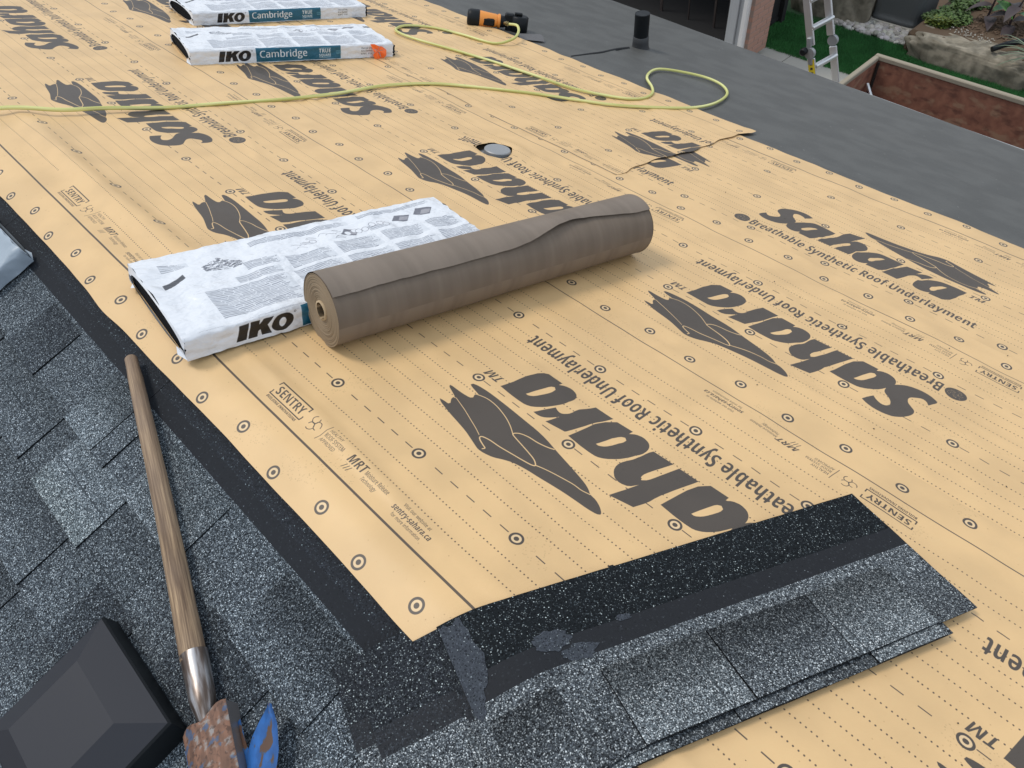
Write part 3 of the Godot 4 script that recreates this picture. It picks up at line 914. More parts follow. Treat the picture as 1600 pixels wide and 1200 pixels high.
func shingled_slope() -> void:
	var roof := put("shingled_roof", deck_left, M.deck_wood)
	tag(roof, "near roof slope laid with charcoal laminated shingles", "shingled roof", "", "structure")
	var known := {
		0: [[-2.63, -2.42], [-2.083, -1.90], [-1.69, -1.46], [-1.355, -1.10], [-0.873, -0.608], [-0.42, -0.20]],
		1: [[-2.30, -2.12], [-1.948, -1.69], [-1.60, -1.33], [-0.943, -0.72], [-0.56, -0.40]],
		2: [[-2.45, -2.2], [-2.02, -1.80], [-1.63, -1.374], [-1.21, -1.05], [-0.86, -0.66], [-0.5, -0.3]],
		3: [[-1.92, -1.72], [-1.52, -1.36], [-1.19, -0.98], [-0.80, -0.62]],
		4: [[-1.75, -1.58], [-1.40, -1.13], [-0.95, -0.70]]}
	var white := Color(0.90, 0.95, 1.0)
	for k in 12:
		var butt := 0.37 + k * 0.1465
		var joint := -6.72 + fmod(k * 0.41, 1.0)
		var tabs: Array = known.get(k, [])
		if tabs.is_empty():
			var x := -6.6 + rng.randf() * 0.2
			while x < 1.9:
				var w := rng.randf_range(0.14, 0.27)
				tabs.append([x, x + w])
				x += w + rng.randf_range(0.12, 0.24)
		else:
			tabs = tabs.duplicate()
			var x: float = tabs[0][0] - 0.2
			while x > -6.6:
				var w := rng.randf_range(0.14, 0.26)
				tabs.append([x - w, x]); x -= w + rng.randf_range(0.12, 0.22)
			x = tabs[tabs.size() - 1][1] if false else 0.0
			while x < 1.9:
				var w := rng.randf_range(0.14, 0.26)
				tabs.append([x, x + w]); x += w + rng.randf_range(0.12, 0.22)
		for s in 9:
			var u0 := joint + s * 1.038
			var u1 := u0 + 1.0365
			if u0 > 1.3: continue
			var uvo := Vector2(rng.randf(), rng.randf())
			var top: float = butt - (0.175 if k == 0 else 0.165)
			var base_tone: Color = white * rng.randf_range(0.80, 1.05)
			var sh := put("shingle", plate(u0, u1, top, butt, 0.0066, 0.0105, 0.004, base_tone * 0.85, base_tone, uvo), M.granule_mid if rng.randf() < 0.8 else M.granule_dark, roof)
			if k == 0:
				put("sealant_strip", plate(u0, u1, butt - 0.216, butt - 0.172, 0.0052, 0.0066, 0.002, white, white, uvo), M.sealant, sh)
				put("headlap", plate(u0, u1, butt - 0.345, butt - 0.214, 0.0030, 0.0052, 0.002, white, white, uvo), M.headlap_plain, sh)
			for t in tabs:
				var a: float = maxf(t[0], u0 + 0.001)
				var b: float = minf(t[1], u1 - 0.001)
				if b - a < 0.02: continue
				var r := rng.randf()
				var m: Material = M.granule_light if r < 0.34 else (M.granule_mid if r < 0.74 else M.granule_dark)
				var tone := rng.randf_range(0.85, 1.05)
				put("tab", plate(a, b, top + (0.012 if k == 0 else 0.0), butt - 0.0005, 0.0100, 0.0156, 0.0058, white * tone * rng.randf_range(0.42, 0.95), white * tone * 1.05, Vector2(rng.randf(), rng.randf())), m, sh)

# ---------------------------------------------------------------- printed sheets
func bump(x: float, at: float, w: float) -> float:
	return exp(-pow((x - at) / w, 2.0))

func sheet_lift(id: int, u: float, v: float) -> float:
	var h := 0.0035 * wave.get_noise_2d(u * 0.7, v * 3.0) + 0.0012 * fine.get_noise_2d(u * 2.0, v * 14.0)
	h += 0.005 * wave.get_noise_2d(u * 2.2 + 13.0, v * 1.1) * smoothstep(0.4, 0.9, v)
	h += 0.0026 * (1.0 - absf(wave.get_noise_2d(u * 0.9 + 40.0, v * 7.0)) * 2.0) * smoothstep(0.1, 0.25, v)
	for c in FOLDS:
		var d := Vector2(u - c[0], v - c[1]).rotated(-c[2])
		if absf(d.y) < 0.06 and absf(d.x) < c[3]: h += c[4] * bump(d.y + 0.01 * sin(d.x * 9.0), 0.0, 0.014) * smoothstep(c[3], c[3] * 0.4, absf(d.x))
	if id == 1:
		# a long swelling beside the ridge and a sharp crease through the small print
		h += 0.034 * bump(v, 0.15 + 0.02 * sin(u * 3.0), 0.050) * smoothstep(-1.5, -2.1, u) * (1.0 - smoothstep(-2.7, -3.6, u))
		h += 0.013 * bump(v, 0.055 + 0.012 * sin(u * 4.0), 0.016) * smoothstep(-1.55, -1.3, u) * (1.0 - smoothstep(-0.9, -0.5, u))
		h += 0.008 * bump(v, 0.06, 0.018) * smoothstep(-0.7, -0.5, u)
		h += 0.004 * wave.get_noise_2d(u * 1.6, v * 1.2 + 50.0) * smoothstep(0.3, 0.0, v)
		# the ridge edge curls where it is not nailed
		h += 0.012 * bump(u, -1.95, 0.16) * smoothstep(-0.02, -0.1, v)
	if id == 3 or id == 4:
		h += 0.004 * absf(sin(u * 5.0 + 2.0 * sin(u * 2.3))) * smoothstep(2.65, 2.9, v)
	return h + 0.004

func sheet(id: int, called: String, label: String, u0: float, u1: float, v0: float, v1: float, base: float, a0: float, b0: float, period: float, flip: bool, nu: int, nv: int) -> void:
	var P := []
	var uvs := []
	var uv2 := []
	var drop := {}
	var hole := PackedVector2Array()
	if id == 2:
		for i in range(0, CUTOUT.size(), 2): hole.append(Vector2(CUTOUT[i], CUTOUT[i + 1]))
	for i in nu + 1:
		var r := []
		var q := []
		var q2 := []
		for j in nv + 1:
			var v := lerpf(v0, v1, float(j) / nv)
			var e0 := u0
			var e1 := u1
			if id == 3: e1 = -1.655 + 0.03 * (v - 2.2) + 0.012 * sin(v * 11.0) + 0.006 * sin(v * 37.0)
			var u := lerpf(e0, e1, float(i) / nu)
			var edge := v
			if j == nv and id >= 3: edge += 0.012 * wave.get_noise_1d(u * 2.0 + id)
			if j == 0 and id == 1: edge += 0.006 * wave.get_noise_1d(u * 1.5) - 0.008 * bump(u, -1.86, 0.07)
			if hole.size() and Geometry2D.is_point_in_polygon(Vector2(u, v), hole):
				drop[i * (nv + 1) + j] = 2
			r.append(Vector2(u, edge))
		P.append(r)
	if hole.size():
		# pull the inner vertices next to the cut onto its outline
		var fix := {}
		for k in drop:
			var i: int = k / (nv + 1)
			var j: int = k % (nv + 1)
			for d in [[1, 0], [-1, 0], [0, 1], [0, -1], [1, 1], [-1, -1], [1, -1], [-1, 1]]:
				if not drop.has((i + d[0]) * (nv + 1) + j + d[1]): fix[k] = true
		for k in fix:
			drop[k] = 1
			var p: Vector2 = P[k / (nv + 1)][k % (nv + 1)]
			var best := p
			var far := INF
			for e in hole.size():
				var c := Geometry2D.get_closest_point_to_segment(p, hole[e], hole[(e + 1) % hole.size()])
				if c.distance_to(p) < far:
					far = c.distance_to(p); best = c
			P[k / (nv + 1)][k % (nv + 1)] = best
	for i in nu + 1:
		var q := []
		var q2 := []
		for j in nv + 1:
			var p: Vector2 = P[i][j]
			var a: float = (p.x - a0) if not flip else (a0 - p.x)
			var b: float = (p.y - b0) if not flip else (b0 - p.y)
			a *= 1.252 / period
			q.append(Vector2((a + 0.10) / 1.252, (b + 0.125) / 1.252))
			q2.append(Vector2(p.x, p.y) / 1.9 + Vector2(id * 0.37, id * 0.61))
			var h := base + sheet_lift(id, p.x, p.y)
			if id == 3: h += 0.004 * smoothstep(0.05, 0.0, -1.64 - p.x) * (0.3 + absf(sin(p.y * 5.0)))
			if id == 2 and hole.size():
				var dd := p.distance_to(Vector2(-2.08, 1.58))
				h += 0.012 * bump(dd, 0.10, 0.05)
			P[i][j] = SP(p.x, p.y, h)
		uvs.append(q)
		uv2.append(q2)
	var o := put(called, skin(P, uvs, [], drop, uv2), M.printed_sheet)
	tag(o, label, "roof sheet", "printed underlayment sheets")

func sheets() -> void:
	sheet(1, "underlayment_sheet", "printed tan sheet lapped over the ridge, with the white bundle and brown roll on it", -7.5, 1.3, -0.115, 1.092, 0.013, -1.007, 0.0, 1.254, false, 420, 70)
	sheet(2, "underlayment_sheet", "middle printed tan sheet with a ragged cut-out round a metal duct", -7.5, 1.3, 1.02, 1.918, 0.010, -0.985, 0.827, 1.237, false, 440, 72)
	sheet(3, "underlayment_sheet", "far left tan sheet crossed by the yellow hose, torn along its right end", -7.5, -1.65, 1.86, 2.965, 0.0105, -1.955, 1.866, 1.215, false, 260, 48)
	sheet(4, "underlayment_sheet", "right-hand tan sheet by the grey membrane with its print the other way up", -1.95, 1.3, 1.86, 2.852, 0.0075, -0.269, 2.736, 1.252, true, 150, 44)
	var d := thing("duct", "round grey metal duct collar showing through the cut-out in the tan sheet", "duct", RP(-2.072, 1.575, 0.0))
	var st := begin()
	var prof := [[0.085, -0.03], [0.083, -0.006], [0.058, -0.004], [0.056, 0.024], [0.053, 0.027], [0.050, 0.025], [0.050, 0.004]]
	var c := []
	var rr := []
	for p in prof:
		c.append(RP(-2.072, 1.575, p[1] + 0.004)); rr.append(p[0])
	tube(st, c, rr, 28, false, 1.0, true)
	put("collar", done(st), M.galvanised, d)
	st = begin()
	tube(st, [RP(-2.072, 1.575, 0.0), RP(-2.072, 1.575, 0.017)], [0.049, 0.049], 24, true, 1.0, true)
	put("damper", done(st), mat("damper_grey", Color(0.09, 0.088, 0.092), 0.95, null, 0.0, 0.15), d)
	# dark crumbs and chips lying about on the sheets
	st = begin()
	for i in 60:
		var p := SP(rng.randf_range(-2.2, 0.8), rng.randf_range(0.05, 2.5), 0.017)
		bbox(st, Transform3D(Basis(Vector3.UP, rng.randf() * 3.0), p), Vector3(rng.randf_range(0.0015, 0.004), 0.002, rng.randf_range(0.0015, 0.003)))
	for i in 34:
		var p := SP(-0.02 + rng.randfn(0.0, 0.11), 0.42 + rng.randfn(0.0, 0.16), 0.0175)
		bbox(st, Transform3D(Basis(Vector3.UP, rng.randf() * 3.0), p), Vector3(0.0022, 0.0015, 0.002))
	tag(put("debris", done(st), M.debris), "dark crumbs of shingle scattered over the tan sheets", "debris", "", "stuff")

func membranes() -> void:
	for k in 2:
		var P := []
		var uvs := []
		for i in 141:
			var u := -9.0 + i * 0.08
			var r := []
			var q := []
			for j in 25:
				var t := j / 24.0
				var v: float = lerpf(2.55, 3.42, t) if k == 0 else lerpf(3.30, eave(u), t)
				if k == 0 and j == 24: v += 0.01 * sin(u * 2.0)
				var h := 0.004 + 0.0016 * wave.get_noise_2d(u * 0.4 + 90 + k * 40, v * 1.6)
				if k == 0: h += 0.004 + 0.003 * bump(v, 3.40, 0.08) - 0.002 * smoothstep(2.9, 2.6, v)
				h += 0.010 * bump(v, 3.62 + 0.04 * sin(u), 0.13) * (1.0 if k == 1 else 0.0)
				r.append(RP(u, v, h))
				q.append(Vector2(u * 0.5, v * 0.9 + k * 0.5))
			P.append(r); uvs.append(q)
		tag(put("roof_membrane", skin(P, uvs), M.membrane), ["dark grey membrane strip tucked under the tan sheets", "dark grey membrane strip along the white eave edge"][k], "roof membrane", "grey membrane strips")
	# plumbing pipe through the membrane
	var t := thing("vent_pipe", "short black plumbing vent pipe standing on the grey membrane", "vent pipe", RP(-2.88, 3.66, 0.0))
	var b := RP(-2.88, 3.66, 0.0)
	var st := begin()
	tube(st, [b + Vector3(0, -0.03, 0), b + Vector3(0, 0.225, 0), b + Vector3(0, 0.227, 0), b + Vector3(0, 0.222, 0), b + Vector3(0, 0.03, 0)], [0.047, 0.047, 0.043, 0.040, 0.040], 28, false, 1.0, true)
	put("pipe", done(st), M.black_plastic, t)
	st = begin()
	tube(st, [RP(-2.88, 3.66, 0.002), b + Vector3(0, 0.02, 0), b + Vector3(0, 0.05, 0), b + Vector3(0, 0.085, 0), b + Vector3(0, 0.088, 0)], [0.060, 0.054, 0.051, 0.050, 0.047], 28, false)
	put("boot", done(st), mat("boot_rubber", Color(0.035, 0.037, 0.04), 0.5), t)
	st = begin()
	var seam := []
	for p in [[-2.90, 3.56], [-2.915, 3.45], [-2.91, 3.3], [-2.92, 3.18], [-2.93, 3.03]]: seam.append(RP(p[0], p[1], 0.009))
	seam = spline(seam, 5)
	var sr := []
	for i in seam.size(): sr.append(lerpf(0.012, 0.004, float(i) / seam.size()))
	tube(st, seam, sr, 6)
	tag(put("seam", done(st), M.asphalt_edge), "black tar seam running from the vent pipe to the tan sheets", "tar seam")

# ---------------------------------------------------------------- bundles, roll
func bundle(label: String, at: Vector3, basis: Basis, L: float, W: float, H: float, wrap: String, group: String, plain_tex := false, seed_ := 1) -> Node3D:
	var t := thing("shingle_bundle", label, "shingle bundle", at, group)
	t.basis = basis
	var g := RandomNumberGenerator.new()
	g.seed = seed_
	# profile round the bundle: front face z = 0, back z = -W
	var prof := []
	var r := 0.010
	for k in 9: prof.append([lerpf(0.0, H - r, k / 8.0), 0.0, 0, k / 8.0])
	for k in 3: prof.append([H - r + r * sin((k + 1) * PI / 8), -r + r * cos((k + 1) * PI / 8), 0, 1.0])
	for k in 21: prof.append([H, lerpf(-r, -W + r, k / 20.0), 1, lerpf(0.0, 1.0, k / 20.0)])
	for k in 3: prof.append([H - r + r * cos((k + 1) * PI / 8), -W + r - r * sin((k + 1) * PI / 8), 2, 0.0])
	for k in 5: prof.append([lerpf(H - r, 0.0, k / 4.0), -W, 2, k / 4.0])
	var P := []
	var uvs := []
	var n := 90
	for i in n + 1:
		var x := lerpf(-0.016, L - 0.022, float(i) / n)
		var row := []
		var q := []
		for p in prof:
			var c := 0.0036 * fine.get_noise_3d(x * 26.0, p[0] * 30.0 + seed_ * 9.0, p[1] * 22.0) + 0.0028 * wave.get_noise_3d(x * 5.0 + seed_, p[0] * 9.0, p[1] * 7.0)
			# creases across the top
			if p[2] == 1: c += 0.0034 * sin(x * 34.0 + p[1] * 12.0 + 3.0 * wave.get_noise_2d(x * 4.0, p[1] * 5.0))
			var y: float = p[0]
			var z: float = p[1]
			if p[2] == 0: z += c
			elif p[2] == 1: y += c
			else: z -= c
			# loose plastic flares a little at both mouths
			var mouth := smoothstep(0.05, -0.016, x)
			if p[2] == 1: y += mouth * (0.006 * sin(p[3] * PI) + 0.004 * g.randf())
			if p[2] == 0: z += mouth * 0.003
			var xx := x
			if i == 0: xx -= 0.006 * g.randf()
			if i == n: xx += 0.008 * g.randf()
			row.append(Vector3(xx, y, z))
			var ty := 0.385
			if p[2] == 1: ty = 0.004 + 0.34 * p[3]
			elif p[2] == 0: ty = 0.47 - 0.066 * p[0] / H
			elif p[2] == 2: ty = 0.39
			q.append(Vector2(clampf(x, 0.0, 1.03) / 1.04, ty / 0.52))
		P.append(row); uvs.append(q)
	put("wrap", skin(P, uvs), M[wrap], t, false)
	# the open end: lips of plastic round a lens-shaped mouth
	var st := begin()
	var m := 26
	for k in m:
		var za := -W * k / m
		var zb := -W * (k + 1) / m
		var f := func(z: float) -> Array:
			var s := (z + W * 0.5) / (W * 0.46)
			var o: float = sqrt(maxf(0.0, 1.0 - s * s))
			return [H * (0.50 + 0.47 * o), H * (0.50 - 0.36 * o)]
		var a: Array = f.call(za)
		var b: Array = f.call(zb)
		var away := Vector3(0.2, H * 0.5, -W * 0.5)
		var e := -0.016
		st.set_uv(Vector2(0.02, 0.39 / 0.52))
		st.set_smooth_group(-1)
		quad(st, Vector3(e, H, za), Vector3(e, H, zb), Vector3(e - 0.004, b[0], zb), Vector3(e - 0.004, a[0], za), away)
		quad(st, Vector3(e, 0, za), Vector3(e, 0, zb), Vector3(e - 0.008, b[1], zb), Vector3(e - 0.008, a[1], za), away)
	# dog-eared corner folds
	for z in [0.0, -W]:
		var s := 1.0 if z == 0.0 else -1.0
		quad(st, Vector3(-0.016, 0.0, z), Vector3(-0.030, 0.006, z - 0.03 * s), Vector3(-0.024, 0.016, z - 0.05 * s), Vector3(-0.016, H * 0.4, z), Vector3(0.2, 0.03, -W * 0.5))
	put("end_lip", done(st), M[wrap], t, false)
	st = begin()
	for k in 9:
		var y0 := 0.003 + (H - 0.016) * k / 9.0
		bbox(st, Transform3D(Basis(), Vector3(L * 0.5 - 0.008 + g.randf_range(-0.003, 0.002), y0 + H / 22.0, -W * 0.5 + g.randf_range(-0.001, 0.001))), Vector3(L + 0.012, (H - 0.016) / 9.0 - 0.001, W - 0.018))
	put("shingle_stack", done(st), M.asphalt_stack, t, false)
	return t

func bundles_and_roll() -> void:
	var m := mat("asphalt_stack", Color(0.012, 0.013, 0.015), 0.85, null, 0.0, 0.2)
	var grp := "white wrapped shingle bundles on the tan sheets"
	for k in 3:
		var d = [[-1.478, -0.050, 0.105, 0.995, 0.402, 0.066], [-3.520, 0.992, 0.225, 1.030, 0.372, 0.066], [-4.108, 1.304, 0.115, 1.034, 0.353, 0.064]][k]
		var yaw: float = d[2]
		var x := RD(sin(yaw), cos(yaw), 0)
		var y := RD(0, 0, 1)
		var label: String = ["white wrapped shingle bundle lying against the brown roll, over the ridge end", "white wrapped shingle bundle with a crumpled orange tag on its front", "white wrapped shingle bundle at the top edge, behind the one with the orange tag"][k]
		var b := bundle(label, RP(d[0], d[1], 0.025 if k == 0 else 0.017), Basis(x, y, x.cross(y)), d[3], d[4], d[5], "wrap", grp, false, k + 1)
		if k == 1:
			var st := begin()
			var g := RandomNumberGenerator.new()
			g.seed = 12
			var c := Vector3(0.915, 0.038, 0.008)
			var ring := []
			for i in 13:
				var a := TAU * i / 13
				ring.append(c + Vector3(cos(a) * 0.05 * g.randf_range(0.45, 1.15), sin(a) * 0.036 * g.randf_range(0.45, 1.35) - (0.018 if sin(a) < -0.7 else 0.0), g.randf_range(0.0, 0.030)))
			for i in 13:
				tri(st, c + Vector3(g.randf_range(-0.01, 0.01), g.randf_range(-0.01, 0.01), 0.018), ring[i], ring[(i + 1) % 13], c + Vector3(0, 0, -0.3))
			put("orange_tag", done(st), M.orange_tag, b, false)
	# the blue-grey one cut by the left edge of the view
	var y2 := LD(0, 0, 1)
	var x2 := LD(0.02, 1, 0).normalized()
	bundle("blue-grey wrapped bundle at the left edge on the laid shingles", LP(-2.650, 0.196, 0.016), Basis(x2, y2, x2.cross(y2)), 1.03, 0.35, 0.050, "wrap_blue", "", false, 9)
	# brown roll of underlayment
	var yaw := 0.128
	var ax := RD(sin(yaw), cos(yaw), 0)
	var n := RD(0, 0, 1)
	var fr := ax.cross(n)
	var R := 0.099
	var L := 1.14
	var at := RP(-1.371, 0.246, R + 0.016)
	var t := thing("underlayment_roll", "brown roll of roof underlayment leaning on the white bundle", "roll", at)
	t.basis = Basis(fr, n, -ax)
	# local: x to the front, y up, z back along the axis (negative = downslope)
	var P := []
	var uvs := []
	for i in 61:
		var row := []
		var q := []
		for j in 65:
			var a := TAU * j / 64.0
			var x := L * i / 60.0
			var rr := R - 0.002 + 0.0006 * wave.get_noise_2d(x * 14.0, 3.0) + 0.001 * wave.get_noise_3d(x * 3.0, cos(a) * 2.0, sin(a) * 2.0)
			row.append(Vector3(cos(a) * rr, sin(a) * rr, -x))
			q.append(Vector2(x * 5.0, j / 64.0 * 0.25))
		P.append(row); uvs.append(q)
	put("body", skin(P, uvs), M.roll_back, t, false)
	P = []; uvs = []
	for i in 81:
		var row := []
		var q := []
		var x := L * i / 80.0
		var w := 0.02 * wave.get_noise_1d(x * 3.2 + 4.0) + 0.022 * fine.get_noise_1d(x * 11.0)
		var stop := deg_to_rad(49.0) + w + deg_to_rad(20.0) * smoothstep(0.55, 0.82, x) - deg_to_rad(15.0) * smoothstep(0.84, 1.12, x)
		for j in 41:
			var a: float = lerpf(deg_to_rad(262.0), stop, j / 40.0)
			var k := j / 40.0
			var lift := 0.0015 + (0.003 + 0.012 * bump(x, 0.72, 0.14)) * smoothstep(0.80, 1.0, k)
			row.append(Vector3(cos(a) * (R + lift), sin(a) * (R + lift), -x - 0.0))
			q.append(Vector2(x * 5.0 + 0.3, k * 0.2 + 0.2))
		P.append(row); uvs.append(q)
	put("loose_flap", skin(P, uvs), M.roll_flap, t, false)
	for e in 2:
		var st := begin()
		var z0 := 0.0 if e == 0 else -L
		var s := 1.0 if e == 0 else -1.0
		var c := []
		var rad := []
		for k in 58:
			var rr := lerpf(0.0265, R - 0.001, k / 57.0)
			c.append(Vector3(0.0006 * sin(k * 0.9), 0.0006 * cos(k * 0.7), z0 + s * (0.0008 * sin(k * 1.7) + 0.0018 * wave.get_noise_1d(k * 0.21) - 0.003 * smoothstep(0.5, 0.0, k / 57.0))))
			rad.append(rr)
		for k in 57:
			for j in 48:
				var a := TAU * j / 48
				var b := TAU * (j + 1) / 48
				var f := [Vector3(cos(a), sin(a), 0), Vector3(cos(b), sin(b), 0)]
				quad(st, c[k] + f[0] * rad[k], c[k] + f[1] * rad[k], c[k + 1] + f[1] * rad[k + 1], c[k + 1] + f[0] * rad[k + 1], Vector3(0, 0, -L * 0.5))
		put("rolled_end", done(st), M.roll_end, t, false)
	var st := begin()
	tube(st, [Vector3(0, 0, 0.002), Vector3(0, 0, -0.002), Vector3(0, 0, -L + 0.002), Vector3(0, 0, -L - 0.002)], [0.0265, 0.0270, 0.0270, 0.0265], 24, false)
	tube(st, [Vector3(0, 0, 0.002), Vector3(0, 0, -0.18), Vector3(0, 0, -L - 0.001)], [0.0222, 0.0222, 0.0222], 24, false)
	for k in 24:
		var a := TAU * k / 24
		var b := TAU * (k + 1) / 24
		quad(st, Vector3(cos(a), sin(a), 0) * 0.0265 + Vector3(0, 0, 0.002), Vector3(cos(b), sin(b), 0) * 0.0265 + Vector3(0, 0, 0.002), Vector3(cos(b), sin(b), 0) * 0.0222 + Vector3(0, 0, 0.002), Vector3(cos(a), sin(a), 0) * 0.0222 + Vector3(0, 0, 0.002), Vector3(0, 0, -0.5))
	put("core", done(st), M.roll_core, t, false)

# ---------------------------------------------------------------- loose shingles
func strip_mesh(c: Vector2, l: Vector2, w: Vector2, s0: float, s1: float, t0: float, t1: float, h: Array, thick: float, col0: Color, col1: Color, uvo: Vector2) -> ArrayMesh:
	# h: [at the headlap edge, at the butt edge, rise of the right end, lift of the middle]
	var st := begin()
	var ns := maxi(2, int((s1 - s0) / 0.02))
	var nt := maxi(2, int((t1 - t0) / 0.02))
	var G := []
	for i in ns + 1:
		var row := []
		for j in nt + 1:
			var s := lerpf(s0, s1, float(i) / ns)
			var t := lerpf(t0, t1, float(j) / nt)
			var p := c + l * s + w * t
			var hh: float = lerpf(h[0], h[1], t / 0.337) + h[2] * smoothstep(0.45, 0.0, s) * (t / 0.337) + h[3] * sin(clampf(s, 0, 1) * PI) + 0.0012 * wave.get_noise_2d(s * 6.0, t * 6.0)
			row.append([SP(p.x, p.y, hh), Vector2(s, t) + uvo, col0.lerp(col1, smoothstep(0.0, 1.0, float(j) / nt)), SP(p.x, p.y, hh - thick)])
		G.append(row)
	st.set_smooth_group(0)
	for i in ns:
		for j in nt:
			for q in [[0, 0], [1, 0], [1, 1], [0, 0], [1, 1], [0, 1]]:
				var g: Array = G[i + q[0]][j + q[1]]
				st.set_color(g[2]); st.set_uv(g[1]); st.add_vertex(g[0])
	st.set_smooth_group(-1)
	var rim := []
	for i in ns + 1: rim.append(G[i][0])
	for j in range(1, nt + 1): rim.append(G[ns][j])
	for i in range(ns - 1, -1, -1): rim.append(G[i][nt])
	for j in range(nt - 1, -1, -1): rim.append(G[0][j])
	for k in rim.size() - 1:
		var a: Array = rim[k]
		var b: Array = rim[k + 1]
		for x in [[a, 0], [a, 3], [b, 3], [a, 0], [b, 3], [b, 0]]:
			st.set_color(Color(0.05, 0.05, 0.055)); st.set_uv(x[0][1] + Vector2(0, 0.003 * x[1])); st.add_vertex(x[0][x[1]])
	return done(st)

func loose_shingles() -> void:
	var l := Vector2(-0.366, -0.931)
	var w := Vector2(0.945, -0.327)
	var W1 := Color(1, 1, 1)
	# bottom of the pile first: [right headlap corner, heights, length, label]
	var pile := [
		[Vector2(-0.2285, 0.689), [0.0165, 0.018, 0.0, 0.0], 1.03, "lowest loose shingle of the pile, sticking out furthest across the ridge"],
		[Vector2(-0.196, 0.740), [0.0215, 0.026, 0.0, 0.0], 1.05, "second lowest loose shingle of the pile, its edge just showing at the right"],
		[Vector2(-0.172, 0.782), [0.0265, 0.035, 0.004, 0.0], 0.935, "loose shingle directly under the top one, showing a strip along the lower edge"],
		[Vector2(-0.160, 0.880), [0.0315, 0.044, -0.002, 0.0], 1.02, "top loose shingle of the pile with a bare black headlap and dusty patches"]]
	for k in 4:
		var d: Array = pile[k]
		var c: Vector2 = d[0]
		l = [Vector2(-0.403, -0.916), Vector2(-0.385, -0.924), Vector2(-0.375, -0.927), Vector2(-0.366, -0.931)][k]
		w = Vector2(0.945, -0.327).rotated(Vector2(-0.366, -0.931).angle_to(l))
		var t := thing("loose_shingle", d[3], "loose shingle", SP(c.x, c.y, 0.0), "loose shingles piled across the ridge")
		var uvo := Vector2(rng.randf(), rng.randf())
		put("headlap", strip_mesh(c, l, w, 0, d[2], 0.0, 0.112, d[1], 0.003, W1, W1, uvo), M.headlap if k == 3 else M.headlap_grey, t)
		put("sealant_strip", strip_mesh(c, l, w, 0, d[2], 0.112, 0.160, d[1], 0.003, W1, W1, uvo), M.sealant if k == 3 else M.headlap_plain, t)
		put("exposure", strip_mesh(c, l, w, 0, d[2], 0.160, 0.337, d[1], 0.003, W1 * 1.0, W1 * 0.72, uvo), M.granule_mid, t)
		var hh: Array = d[1].duplicate()
		hh[0] += 0.0042; hh[1] += 0.0042
		var tabs := [[0.105, 0.315, 1, 0.62], [0.315, 0.530, 2, 0.7], [0.555, 0.785, 0, 0.75], [0.86, 1.0, 2, 0.8]]
		if k < 3: tabs = [[0.02, 0.2, 1, 0.7], [0.33, 0.52, 2, 0.8], [0.66, 0.9, 1, 0.8]]
		if k == 3: tabs = [[0.115, 0.330, 1, 0.40], [0.330, 0.572, 0, 0.34], [0.575, 0.80, 1, 0.36], [0.885, 1.0, 0, 0.42]]
		for q in tabs:
			put("tab", strip_mesh(c, l, w, q[0], q[1] - 0.0015, 0.192, 0.3365, hh, 0.0045, W1 * q[3], W1, Vector2(rng.randf(), rng.randf())), [M.granule_mid, M.granule_light, M.granule_mid][q[2]], t)
		if k < 3: continue
		# pale dust smeared on the top shingle
		for e in [[1.003, 0.085, 0.036, 0.088], [0.850, 0.112, 0.036, 0.022], [0.812, 0.148, 0.034, 0.016], [0.70, 0.112, 0.016, 0.007]]:
			var st := begin()
			st.set_smooth_group(0)
			var ring := []
			for a in 41:
				var d2 := Vector2.from_angle(TAU * a / 40)
				var rr := 1.0 + 0.30 * fine.get_noise_2d(d2.x * 1.1 + e[0] * 40.0, d2.y * 1.1) + 0.12 * fine.get_noise_2d(d2.x * 5.0, d2.y * 5.0 + e[1] * 90.0)
				ring.append(Vector2(minf(float(e[0]) + d2.x * e[2] * rr, 1.018), maxf(float(e[1]) + d2.y * e[3] * rr, 0.002)))
			for a in 40:
				for r in 4:
					var q := []
					for z in [[a, r], [a + 1, r], [a + 1, r + 1], [a, r + 1]]:
						q.append(Vector2(e[0], e[1]).lerp(ring[z[0]], z[1] / 4.0))
					for z in [0, 1, 2, 0, 2, 3]:
						var f: Vector2 = q[z]
						var p := c + l * f.x + w * f.y
						st.set_color(W1)
						st.set_uv(f * 1.3 + Vector2(0.3, 0.7))
						st.add_vertex(SP(p.x, p.y, lerpf(0.0315, 0.044, f.y / 0.337) + 0.0010 + 0.0012 * wave.get_noise_2d(f.x * 6.0, f.y * 6.0)))
			put("dust_patch", done(st), M.dusty, t)

